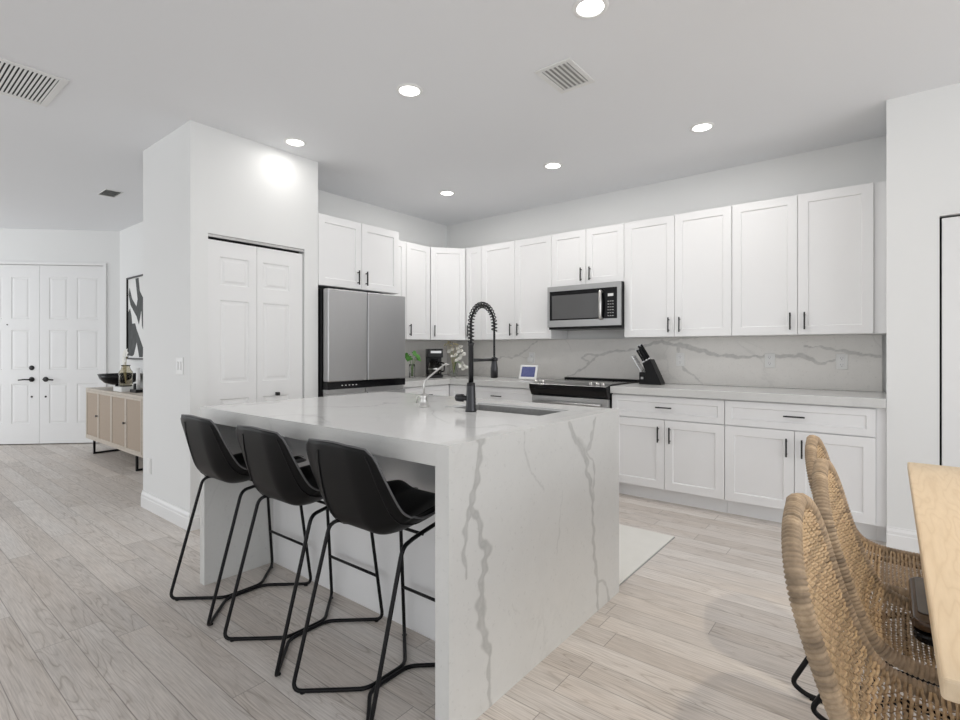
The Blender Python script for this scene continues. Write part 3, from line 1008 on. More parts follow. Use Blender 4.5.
# spring faucet
fb = Vector((-1.567, 1.888, IZ))
t = empty('kitchen_faucet', fb)
tag(t, 'tall matte black spring faucet standing before the island sink', 'faucet')
MB().lathe([(0.027, 0), (0.027, 0.006), (0.0245, 0.02), (0.0205, 0.12), (0.0195, 0.137), (0.013, 0.140)], n=24).build('body', M['gunmetal'], t)
MB().lathe([(0.0125, 0.135), (0.0125, 0.315), (0.0145, 0.317), (0.0145, 0.33), (0.010, 0.332)], n=20).build('riser', M['gunmetal'], t)
arch = []
Lr = 0.185
for k in range(25):
    a = PI * k / 24
    arch.append((0, Lr / 2 - Lr / 2 * math.cos(a), 0.415 + 0.102 * math.sin(a)))
path = [(0, 0, 0.32), (0, 0, 0.36), (0, 0, 0.40)] + arch + [(0, Lr, 0.38), (0, Lr, 0.33), (0, Lr, 0.27), (0, Lr, 0.235)]
MB().tube(spline(path, 3), 0.0055, 10).build('hose', M['black_plastic'], t)
# coil
cp = [Vector(q) for q in spline([(0, 0, 0.325), (0, 0, 0.36), (0, 0, 0.40)] + arch + [(0, Lr, 0.39)], 6)]
cum = [0]
for i in range(1, len(cp)):
    cum.append(cum[-1] + (cp[i] - cp[i - 1]).length)
tot = cum[-1]
turns = int(tot / 0.0165)
coil = []
ci = 0
for k in range(turns * 12 + 1):
    sdist = tot * k / (turns * 12)
    while ci < len(cp) - 2 and cum[ci + 1] < sdist:
        ci += 1
    u = (sdist - cum[ci]) / max(1e-9, cum[ci + 1] - cum[ci])
    p = cp[ci].lerp(cp[ci + 1], u)
    d = (cp[ci + 1] - cp[ci]).normalized()
    e1 = Vector((1, 0, 0))
    e2 = d.cross(e1)
    a = 2 * PI * k / 12
    coil.append(p + (e1 * math.cos(a) + e2 * math.sin(a)) * 0.0138)
MB().tube(coil, 0.0030, 6).build('spring', M['gunmetal'], t)
MB().lathe([(0.010, 0.0), (0.019, 0.003), (0.0185, 0.05), (0.0135, 0.085), (0.012, 0.105), (0.008, 0.107)], (0, Lr, 0.152), 20).build('spray_head', M['gunmetal'], t)
MB().tube([(0, 0.01, 0.246), (0, Lr - 0.014, 0.246)], 0.0078, 8).lathe([(0.0125, 0), (0.018, 0.002), (0.018, 0.016), (0.0125, 0.018)], (0, Lr, 0.238), 18, cap=False).build('holder_arm', M['gunmetal'], t)
MB().lathe([(0.017, -0.088), (0.019, -0.086), (0.019, -0.05), (0.012, -0.046), (0.012, -0.01)], (0, 0, 0.062), 20, 'x').build('handle', M['gunmetal'], t)

# filtered water tap
t = empty('water_filter_tap', (-1.881, 1.886, IZ))
tag(t, 'small chrome filtered water tap left of the black faucet', 'tap')
MB().lathe([(0.027, 0), (0.027, 0.008), (0.020, 0.016), (0.017, 0.045), (0.020, 0.055), (0.015, 0.068), (0.006, 0.072)], n=20).build('base', M['chrome'], t)
MB().tube(round_path([(0, 0, 0.06), (0, 0, 0.135), (0.085, 0.068, 0.222), (0.10, 0.08, 0.218)], 0.03), 0.0048, 10).build('spout', M['chrome'], t)
MB().tube(round_path([(-0.008, 0, 0.05), (-0.035, -0.012, 0.055), (-0.042, -0.014, 0.02)], 0.01), 0.005, 8).build('lever', M['chrome'], t)

# ------------------------------------------------------------------ refrigerator
FX, FY0, FY1 = -3.55, 2.452, 3.315
fr = empty('refrigerator', (-3.9, (FY0 + FY1) / 2, 0))
tag(fr, 'stainless steel french door refrigerator with black control band', 'refrigerator')
FO = Vector((-3.9, (FY0 + FY1) / 2, 0))
def fbox(x0, x1, y0, y1, z0, z1):
    return box(x0 - FO.x, x1 - FO.x, y0 - FO.y, y1 - FO.y, z0, z1)
ym = 2.868
fbox(-4.27, FX - 0.075, FY0 + 0.004, FY1 - 0.004, 0.02, 1.715).build('body', M['black_metal'], fr)
fbox(FX - 0.07, FX, FY0 + 0.014, ym - 0.003, 0.948, 1.712).build('door', M['steel'], fr, bevel=0.008, seg=3)
fbox(FX - 0.07, FX, ym + 0.003, FY1, 0.948, 1.712).build('door', M['steel'], fr, bevel=0.008, seg=3)
fbox(FX - 0.07, FX - 0.004, FY0 + 0.012, FY1, 0.885, 0.945).build('control_band', M['black_gloss'], fr)
m = MB()
for k in range(5):
    y = 2.60 + k * 0.036
    q = fbox(FX - 0.005, FX - 0.0035, y, y + 0.014, 0.912, 0.918)
    m.add(q.v, q.f)
m.build('control_icons', M['white_plastic'], fr)
for (a, b) in ((FY0 + 0.012, ym - 0.003), (ym + 0.003, FY1)):
    for (c, d) in ((0.46, 0.845), (0.05, 0.452)):
        fbox(FX - 0.07, FX, a, b, c, d).build('drawer_front', M['steel'], fr, bevel=0.006)
    fbox(FX - 0.07, FX - 0.03, a, b, 0.846, 0.884).build('pocket_handle', M['steel_h'], fr)

# ------------------------------------------------------------------ microwave
mo = Vector((-2.222, 4.50, 1.405))
mw = empty('microwave', mo)
tag(mw, 'stainless over the range microwave under the short cabinet', 'microwave')
def mbx(x0, x1, y0, y1, z0, z1):
    return box(x0 - mo.x, x1 - mo.x, y0 - mo.y, y1 - mo.y, z0 - mo.z, z1 - mo.z)
MX0, MX1, MF = -2.598, -1.852, 4.295
mbx(MX0, MX1, MF + 0.02, 4.665, 1.427, 1.818).build('body', M['black_metal'], mw)
m = MB()
for a in ((MX0, MX1, MF, MF + 0.02, 1.771, 1.818), (MX0, MX1, MF, MF + 0.02, 1.430, 1.492), (MX0, MX0 + 0.024, MF, MF + 0.02, 1.492, 1.771), (MX1 - 0.032, MX1, MF, MF + 0.02, 1.492, 1.771)):
    q = mbx(*a)
    m.add(q.v, q.f)
m.build('front_frame', M['steel_h'], mw)
d = mbx(MX0 + 0.024, -2.0, MF + 0.002, MF + 0.02, 1.492, 1.771).build('door', M['black_gloss'], mw)
mbx(MX0 + 0.05, -2.045, MF + 0.0005, MF + 0.002, 1.505, 1.73).build('window', M['mw_glass'], mw)
mbx(-2.0, MX1 - 0.032, MF + 0.001, MF + 0.02, 1.492, 1.771).build('control_panel', M['black_gloss'], mw)
m = MB()
q = mbx(-1.972, -1.920, MF, MF + 0.001, 1.692, 1.716)
m.add(q.v, q.f)
for i in range(6):
    for j in range(3):
        q = mbx(-1.974 + j * 0.022, -1.962 + j * 0.022, MF, MF + 0.001, 1.515 + i * 0.026, 1.519 + i * 0.026)
        m.add(q.v, q.f)
m.build('control_buttons', M['vent'], mw)
hp = [(-2.032 - mo.x, MF - mo.y, 1.735 - mo.z), (-2.032 - mo.x, MF - 0.03 - mo.y, 1.728 - mo.z), (-2.026 - mo.x, MF - 0.042 - mo.y, 1.62 - mo.z), (-2.032 - mo.x, MF - 0.03 - mo.y, 1.505 - mo.z), (-2.032 - mo.x, MF - mo.y, 1.497 - mo.z)]
MB().tube(spline(hp, 6), 0.015, 10).build('handle', M['chrome'], mw)
mbx(MX0, MX1, MF + 0.03, 4.66, 1.407, 1.427).build('base_vent', M['black_plastic'], mw)

# ------------------------------------------------------------------ range
ro = Vector((-2.214, 4.3, 0))
rg = empty('range', ro)
tag(rg, 'stainless slide in range with black glass cooktop and sloped control panel', 'range')
def rbx(x0, x1, y0, y1, z0, z1):
    return box(x0 - ro.x, x1 - ro.x, y0 - ro.y, y1 - ro.y, z0, z1)
RX0, RX1 = -2.585, -1.826
rbx(RX0 + 0.005, RX1 - 0.005, 4.03, 4.66, 0.02, 0.905).build('body', M['black_metal'], rg)
rbx(RX0, RX1, 4.055, 4.665, 0.905, 0.920).build('cooktop', M['black_gloss'], rg, bevel=0.003)
rbx(RX0, RX1, 4.60, 4.665, 0.920, 0.935).build('rear_trim', M['black_plastic'], rg, bevel=0.004)
def profx(mb, pts, x0, x1):
    n = len(pts)
    vs = [(x0 - ro.x, y - ro.y, z) for y, z in pts] + [(x1 - ro.x, y - ro.y, z) for y, z in pts]
    return mb.add(vs, [tuple(range(n)), tuple(range(n, 2 * n))[::-1]] + [(i, (i + 1) % n, n + (i + 1) % n, n + i) for i in range(n)])
profx(MB(), [(4.055, 0.922), (3.945, 0.902), (3.952, 0.86), (3.985, 0.80), (4.03, 0.80), (4.055, 0.90)], RX0, RX1).build('control_panel', M['black_gloss'], rg, bevel=0.004)
profx(MB(), [(4.058, 0.9245), (3.95, 0.905), (3.946, 0.9015), (4.058, 0.921)], RX0, RX1).build('panel_trim', M['steel_h'], rg)
for x in (-2.53, -2.46, -1.985, -1.92, -1.875):
    m = MB().lathe([(0.019, 0.0), (0.019, 0.018), (0.015, 0.026), (0.004, 0.027)], (x - ro.x, 3.99 - ro.y, 0.909), 18)
    m.build('knob', M['chrome'], rg)
d = rbx(RX0 + 0.003, RX1 - 0.003, 3.99, 4.03, 0.16, 0.795).build('oven_door', M['steel_h'], rg, bevel=0.004)
rbx(RX0 + 0.10, RX1 - 0.10, 3.987, 3.99, 0.30, 0.66).build('oven_window', M['black_gloss'], rg)
m = MB().tube([(RX0 + 0.05 - ro.x, 3.95 - ro.y, 0.745), (RX1 - 0.05 - ro.x, 3.95 - ro.y, 0.745)], 0.012, 12)
for x in (RX0 + 0.07, RX1 - 0.07):
    m.tube([(x - ro.x, 3.95 - ro.y, 0.745), (x - ro.x, 3.992 - ro.y, 0.745)], 0.009, 8)
m.build('door_handle', M['steel_h'], rg)
rbx(RX0 + 0.003, RX1 - 0.003, 3.995, 4.03, 0.03, 0.15).build('storage_drawer', M['steel_h'], rg, bevel=0.004)

# ------------------------------------------------------------------ knife block and knives
kb = empty('knife_block', (-1.64, 4.46, CT))
tag(kb, 'slanted black knife block full of knives on the worktop beside the range', 'knife block')
kz = 0.0005
prof = [(-0.035, 0), (0.105, 0), (0.105, 0.012), (0.008, 0.222), (-0.060, 0.185), (-0.035, 0.115)]
m = MB()
n = len(prof)
kw = 0.055
vs = [(x, -kw, z + kz) for x, z in prof] + [(x, kw, z + kz) for x, z in prof]
m.add(vs, [tuple(range(n)), tuple(range(n, 2 * n))[::-1]] + [(i, (i + 1) % n, n + (i + 1) % n, n + i) for i in range(n)])
m.build('block', M['black_wood'], kb, bevel=0.004)
box(-0.090, -0.0355, -0.05, 0.05, kz, 0.105).build('front_step', M['black_wood'], kb, bevel=0.004)
box(-0.074, -0.052, -0.0515, -0.0501, 0.045, 0.065).build('badge', M['steel_h'], kb)
# knives: direction of the slots
kd = Vector((-0.52, 0, 0.85)).normalized()
def knife(px, py, pz, ln, r, mat, label):
    o = Vector((-1.64 + px, 4.46 + py, CT + pz))
    t = empty('kitchen_knife', o)
    tag(t, label, 'knife', 'knives in the knife block')
    side = Vector((0, 1, 0))
    nrm = kd.cross(side)
    def ob(w1, w2, a, b):
        vs = []
        for s_ in (a, b):
            for i, j in ((-1, -1), (1, -1), (1, 1), (-1, 1)):
                vs.append(kd * s_ + side * (w1 * i) + nrm * (w2 * j))
        return MB().add(vs, [(0, 3, 2, 1), (4, 5, 6, 7), (0, 1, 5, 4), (1, 2, 6, 5), (2, 3, 7, 6), (3, 0, 4, 7)])
    ob(r * 0.8, r * 1.25, 0.012, ln).build('handle', M[mat], t, bevel=0.003)
    ob(r * 0.9, r * 1.3, 0.0015, 0.012).build('bolster', M['knife_steel'], t)
    ob(r * 0.8, r * 1.25, ln, ln + 0.005).build('end_cap', M['knife_steel'], t)
kl = 'black handled knife in the slanted block on the worktop'
slots = [(0.0, -0.03, 0.222), (-0.012, 0.0, 0.216), (-0.024, -0.032, 0.209), (-0.030, 0.028, 0.206), (-0.042, -0.01, 0.199), (-0.052, 0.03, 0.193), (-0.050, -0.038, 0.193)]
for k, (a, b, c) in enumerate(slots):
    knife(a, b, c, 0.150 if k < 4 else 0.125, 0.0068, 'black_plastic' if k % 3 else 'black_plastic', kl)
for k in range(3):
    t0 = (-0.078 + 0.004 * k, -0.03 + 0.03 * k, 0.108)
    knife(t0[0], t0[1], t0[2], 0.160, 0.0062, 'knife_steel', 'steel handled steak knife in the low front step of the knife block')

# ------------------------------------------------------------------ smart display, outlets
tb = empty('smart_display', (-2.835, 4.30, CT))
tag(tb, 'small white framed smart display with blue screen on the worktop', 'tablet')
tb.rotation_euler = (math.radians(-18), 0, math.radians(6))
box(-0.098, 0.098, -0.006, 0.006, 0.004, 0.155).build('frame', M['white_plastic'], tb, bevel=0.005, seg=3)
box(-0.076, 0.076, -0.0075, -0.0055, 0.030, 0.136).build('screen', M['screen'], tb)
box(-0.05, 0.05, 0.006, 0.05, 0.008, 0.05).build('stand', M['white_plastic'], tb, bevel=0.008)
tb.location.z = CT + 0.002

def outlet(x, z, label, plug=False):
    t = empty('wall_outlet', (x, 4.6715, z))
    tag(t, label, 'outlet', 'outlets on the backsplash')
    box(-0.037, 0.037, -0.006, 0, -0.058, 0.058).build('cover_plate', M['white_plastic'], t, bevel=0.003)
    for s in (-1, 1):
        k = MB().box(-0.017, 0.017, -0.009, -0.006, s * 0.024 - 0.016, s * 0.024 + 0.016).build('socket', M['trim'], t, bevel=0.002)
        MB().box(-0.008, -0.0055, -0.0095, -0.0088, s * 0.024 - 0.003, s * 0.024 + 0.008).box(0.0055, 0.008, -0.0095, -0.0088, s * 0.024 - 0.003, s * 0.024 + 0.008).box(-0.003, 0.003, -0.0095, -0.0088, s * 0.024 - 0.012, s * 0.024 - 0.007).build('slots', M['duct'], k)
    return t
outlet(-1.455, 1.125, 'white outlet plate just right of the knife block')
outlet(-0.753, 1.125, 'white outlet plate midway along the right stretch of backsplash')
outlet(-0.279, 1.122, 'white outlet plate nearest the right wall')
outlet(-3.02, 1.125, 'white outlet plate above the smart display, a charger plugged in')
t = tag(box(-0.022, 0.022, -0.05, -0.0005, -0.03, 0.02).build('phone_charger', M['white_plastic'], bevel=0.006, loc=(-3.02, 4.6615, 1.11)), 'white charger plugged into the outlet above the smart display', 'charger')

def plate(name, label, cat, x, z, kind):
    t = empty(name, (x, 1.464, z))
    tag(t, label, cat)
    w_ = 0.058 if kind == 'switch' else 0.037
    box(-w_, w_, -0.007, 0, -0.06, 0.06).build('cover_plate', M['white_plastic'], t, bevel=0.003)
    if kind == 'switch':
        for s in (-1, 1):
            box(s * 0.024 - 0.010, s * 0.024 + 0.010, -0.013, -0.007, -0.03, 0.03).build('rocker', M['trim'], t, bevel=0.002)
    else:
        for s in (-1, 1):
            box(-0.017, 0.017, -0.010, -0.007, s * 0.024 - 0.016, s * 0.024 + 0.016).build('socket', M['trim'], t, bevel=0.002)
plate('light_switch', 'white double light switch on the shaded side of the pantry wall', 'light switch', -3.82, 1.10, 'switch')
plate('wall_outlet', 'low white outlet on the side of the pantry wall', 'outlet', -4.38, 0.33, 'outlet')

# ------------------------------------------------------------------ coffee maker
cf = empty('coffee_maker', (-3.915, 4.085, CT), math.radians(50))
tag(cf, 'black drip coffee maker with steel trim in the worktop corner', 'coffee maker')
m = MB()
m.box(-0.085, 0.085, -0.10, 0.12, 0.0005, 0.035)
m.box(-0.085, 0.085, 0.03, 0.12, 0.035, 0.30)
m.box(-0.085, 0.085, -0.10, 0.12, 0.22, 0.315)
m.build('housing', M['black_plastic'], cf, bevel=0.008)
box(-0.05, 0.065, -0.103, -0.100, 0.268, 0.292).build('trim_plate', M['steel_h'], cf)
MB().lathe([(0.035, 0.037), (0.062, 0.042), (0.070, 0.10), (0.060, 0.155), (0.040, 0.175), (0.040, 0.19)], (0, -0.03, 0), 24).build('carafe', M['glass_smoke'], cf)
MB().lathe([(0.043, 0.178), (0.045, 0.20), (0.02, 0.205)], (0, -0.03, 0), 20).build('carafe_lid', M['black_plastic'], cf)
MB().lathe([(0.0715, 0.09), (0.0715, 0.105)], (0, -0.03, 0), 24, cap=False).build('carafe_band', M['chrome'], cf)
MB().tube(round_path([(0.055, -0.055, 0.165), (0.10, -0.085, 0.16), (0.10, -0.085, 0.07), (0.062, -0.06, 0.065)], 0.02), 0.008, 8).build('carafe_handle', M['black_plastic'], cf)

# ------------------------------------------------------------------ plants
def leaf_mesh(mb, base, d, up, ln, wd, curl=0.2, n=7):
    base, d, up = Vector(base), Vector(d).normalized(), Vector(up).normalized()
    sd = d.cross(up).normalized()
    up = sd.cross(d)
    rows = []
    for i in range(n):
        t = i / (n - 1)
        w_ = wd * math.sin(PI * min(1, t * 0.9 + 0.08)) ** 0.8 * (1 - 0.2 * t)
        c = base + d * (ln * t) - up * (curl * ln * t * t)
        rows.append([c - sd * w_ + up * 0.12 * w_, c, c + sd * w_ + up * 0.12 * w_])
    top = [[q + up * 0.0008 for q in r] for r in rows]
    mb.grid(top)
    mb.grid(rows, flip=True)

pl = empty('cutting_plant', (-4.00, 3.83, CT))
tag(pl, 'green leafy cuttings in a clear glass beside the refrigerator', 'plant')
MB().lathe([(0.026, 0.001), (0.03, 0.006), (0.034, 0.11), (0.030, 0.15), (0.028, 0.15), (0.031, 0.11), (0.027, 0.01), (0.002, 0.009)], n=20, cap=False).build('glass_vase', M['glass'], pl)
st, lf = MB(), MB()
tips = [(-0.04, -0.03, 0.27), (-0.02, -0.04, 0.25), (0.02, 0.0, 0.28), (0.03, 0.03, 0.25), (0.03, 0.04, 0.22), (-0.01, 0.03, 0.29), (0.0, -0.05, 0.23)]
for i, q in enumerate(tips):
    st.tube(spline([(0.004 * i - 0.01, 0, 0.02), (q[0] * 0.3, q[1] * 0.3, q[2] * 0.6), q], 5), 0.002, 5)
    ddir = Vector((q[0] * 2 + 0.05, q[1] * 2 + 0.02, -0.10))
    leaf_mesh(lf, q, ddir, (0.5, -0.6, 0.8), 0.060, 0.024)
    leaf_mesh(lf, Vector(q) - Vector((0, 0, 0.03)), (-ddir.y + 0.05, ddir.x, 0.03), (0.5, -0.6, 0.8), 0.050, 0.020)
st.build('stem', M['stem'], pl)
lf.build('foliage', M['leaf'], pl)

fl = empty('flower_vase', (-3.82, 4.30, CT))
tag(fl, 'white orchid flowers with dried stems in a vase right of the coffee maker', 'flower vase')
MB().lathe([(0.03, 0.001), (0.04, 0.01), (0.045, 0.06), (0.032, 0.11), (0.022, 0.14), (0.024, 0.15), (0.021, 0.15), (0.019, 0.14), (0.029, 0.11), (0.04, 0.06), (0.034, 0.014), (0.002, 0.012)], n=20, cap=False).build('vase', M['glass'], fl)
st, pt, dr = MB(), MB(), MB()
random.seed(3)
blooms = [(0.05, 0.05, 0.29), (0.07, 0.07, 0.25), (0.03, 0.06, 0.33), (0.08, 0.05, 0.13), (0.10, 0.07, 0.10), (0.06, 0.06, 0.15), (0.0, 0.0, 0.24), (-0.03, -0.02, 0.30), (0.04, 0.03, 0.20)]
for q in blooms:
    st.tube(spline([(0, 0, 0.03), (q[0] * 0.3, q[1] * 0.3, max(0.17, q[2] * 0.6)), q], 5), 0.0018, 5)
    for k in range(5):
        a = 2 * PI * k / 5 + random.random()
        leaf_mesh(pt, q, (math.cos(a) * 0.8 + 0.2, math.sin(a) * 0.8 - 0.25, math.sin(a * 1.3) * 0.5), (0.4, -0.7, 0.5), 0.046, 0.024, 0.3, 5)
for k in range(12):
    a = -0.3 + 0.1 * k
    tip = (-0.10 + 0.014 * k + random.uniform(-.01, .01), -0.05 + 0.006 * k, 0.32 + 0.07 * random.random())
    dr.tube(spline([(0, 0, 0.03), (tip[0] * 0.3, tip[1] * 0.3, 0.2), tip], 5), 0.0015, 5)
    leaf_mesh(dr, tip, (random.uniform(-1, 1), random.uniform(-1, 1), 0.4), (0.3, -0.7, 0.4), 0.04, 0.008, 0.3, 5)
st.build('stem', M['stem'], fl)
pt.build('blossom', M['petal'], fl)
dr.build('dried_stems', M['dry'], fl)

# ------------------------------------------------------------------ rug
t = empty('kitchen_rug', (-1.79, 2.92, 0))
tag(t, 'ivory runner rug on the floor between island and range', 'rug')
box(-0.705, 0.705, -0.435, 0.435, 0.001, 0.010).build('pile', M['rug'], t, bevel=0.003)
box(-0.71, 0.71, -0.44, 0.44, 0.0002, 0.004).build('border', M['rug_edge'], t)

# ------------------------------------------------------------------ bar stools (local origin: floor under the centre; local y = world y - 1.25)
def make_stool():
    t = empty('bar_stool')
    prof = spline([(-0.242, 0.893), (-0.227, 0.805), (-0.205, 0.715), (-0.175, 0.640), (-0.120, 0.587), (-0.04, 0.577), (0.06, 0.597), (0.15, 0.617), (0.205, 0.622), (0.232, 0.612)], 4)
    prof = [np.array(q) for q in prof]
    nrow = len(prof)
    cum = [0.0]
    for i in range(1, nrow):
        cum.append(cum[-1] + np.linalg.norm(prof[i] - prof[i - 1]))
    T = [c / cum[-1] for c in cum]
    U = np.linspace(-1, 1, 25)
    def half(tt):
        return float(np.interp(tt, [0, 0.03, 0.07, 0.2, 0.42, 0.6, 0.85, 0.97, 1.0], [0.152, 0.180, 0.194, 0.210, 0.226, 0.225, 0.205, 0.185, 0.165]))
    def nrm(i):
        a = prof[max(i - 1, 0)]
        b = prof[min(i + 1, nrow - 1)]
        d = (b - a) / np.linalg.norm(b - a)
        return np.array([-d[1], d[0]])      # towards the sitter
    def curl(tt, u):
        k = float(np.interp(tt, [0, 0.25, 0.5, 0.75, 1.0], [0.016, 0.050, 0.085, 0.050, 0.028]))
        a = max(0.0, (abs(u) - 0.42) / 0.58)
        return k * a ** 1.35
    def surf(i, u, off=0.0):
        p = prof[i]
        n_ = nrm(i)
        # sitter side: back normal points to +y, seat normal to +z
        if n_[0] < 0 and T[i] < 0.3:
            n_ = -n_
        if n_[1] < 0 and T[i] > 0.5:
            n_ = -n_
        c = curl(T[i], u) + off
        bow = 0.012 * (1 - u * u)
        return (half(T[i]) * u, p[0] + n_[0] * c, p[1] + n_[1] * c + (bow if T[i] < 0.02 else 0))
    th = 0.026
    outer = [[surf(i, u, 0.0) for u in U] for i in range(nrow)]
    inner = []
    for i in range(nrow):
        row = []
        for u in U:
            e = 1 - max(0, (abs(u) - 0.85) / 0.15) ** 2 * 0.75
            et = 1 - max(0, (abs(T[i] - 0.5) - 0.45) / 0.05) ** 2 * 0.7
            row.append(surf(i, u * 0.985, th * e * et))
        inner.append(row)
    m = MB()
    m.grid(outer, flip=True)
    m.grid(inner)
    w_ = len(U)
    no = nrow * w_
    # edge strips
    fs = []
    for j in range(w_ - 1):
        fs.append((j, j + 1, no + j + 1, no + j))
        b = (nrow - 1) * w_
        fs.append((b + j + 1, b + j, no + b + j, no + b + j + 1))
    for i in range(nrow - 1):
        fs.append(((i + 1) * w_, i * w_, no + i * w_, no + (i + 1) * w_))
        fs.append((i * w_ + w_ - 1, (i + 1) * w_ + w_ - 1, no + (i + 1) * w_ + w_ - 1, no + i * w_ + w_ - 1))
    m.f += fs
    m.sm += [True] * len(fs)
    o = m.build('seat', M['leather'], t)
    s_ = o.modifiers.new('sub', 'SUBSURF')
    s_.levels = 1
    s_.render_levels = 1
    # piping round the rim
    rim = [surf(0, u, 0.004) for u in U] + [surf(i, 1, 0.004) for i in range(1, nrow)] + [surf(nrow - 1, u, 0.004) for u in U[::-1][1:]] + [surf(i, -1, 0.004) for i in range(nrow - 2, 0, -1)]
    MB().tube(rim, 0.0036, 6, closed=True).build('piping', M['piping'], t)
    for u in (-0.42, 0.86):
        ln = [surf(i, u, -0.0012) for i in range(1, nrow - 1)]
        ln2 = [surf(i, u, th * 0.97) for i in range(2, nrow - 2)]
        m = MB().tube(ln, 0.0018, 5)
        m.tube(ln2, 0.0018, 5)
        m.build('seam', M['black_plastic'], t)
    # wire sides
    for s in (-1, 1):
        pts = [(s * 0.165, -0.02, 0.566), (s * 0.150, 0.20, 0.596), (s * 0.190, 0.262, 0.0085), (s * 0.0085, 0.098, 0.0085), (s * 0.0085, -0.085, 0.0085), (s * 0.204, -0.258, 0.0085), (s * 0.198, -0.105, 0.566)]
        m = MB().tube(round_path(pts, 0.035, True), 0.0075, 9, closed=True)
        m.lathe([(0.010, 0), (0.010, 0.004)], (s * 0.178, -0.232, 0), 10)
        m.lathe([(0.010, 0), (0.010, 0.004)], (s * 0.168, 0.243, 0), 10)
        m.build('leg_frame', M['black_metal'], t)
    m = MB().tube([(-0.178, 0.240, 0.205), (0.178, 0.240, 0.205)], 0.0065, 9)
    m.build('footrest', M['black_metal'], t)
    MB().tube([(-0.165, 0.02, 0.566), (0.165, 0.02, 0.566)], 0.006, 8).build('seat_support', M['black_metal'], t)
    return t
stool = make_stool()
bpy.context.view_layer.update()
for i, (x, a, lab) in enumerate(((-2.510, 0.0, 'black leather bar stool farthest from the camera, at the left end of island'),
                              (-1.955, 0.0, 'middle one of the three black leather bar stools at the island'),
                              (-1.437, 0.0, 'black leather bar stool nearest the camera, beside the veined waterfall end'))):
    o = stool if i == 0 else copy_tree(stool)
    o.location = (x, 1.25, 0)
    o.rotation_euler.z = a
    tag(o, lab, 'bar stool', 'bar stools along the island')

# ------------------------------------------------------------------ dining table
tx0, tx1, ty0, ty1 = 0.056, 1.02, 0.965, 2.74
tb = empty('dining_table', ((tx0 + tx1) / 2, (ty0 + ty1) / 2, 0))
tag(tb, 'light oak dining table at the right edge of the photo', 'dining table')
hx, hy = (tx1 - tx0) / 2, (ty1 - ty0) / 2
box(-hx, hx, -hy, hy, 0.717, 0.75).build('tabletop', M['oak'], tb, bevel=0.006, seg=3)
for sx in (0.12, 0.38):
    for sy in (-1, 1):
        box(sx - 0.03 , sx + 0.03, sy * (hy - 0.25) - 0.03, sy * (hy - 0.25) + 0.03, 0, 0.717).build('leg', M['oak'], tb, bevel=0.004)
for sy in (-1, 1):
    box(0.09, 0.41, sy * (hy - 0.25) - 0.02, sy * (hy - 0.25) + 0.02, 0.64, 0.7165).build('apron', M['oak'], tb)

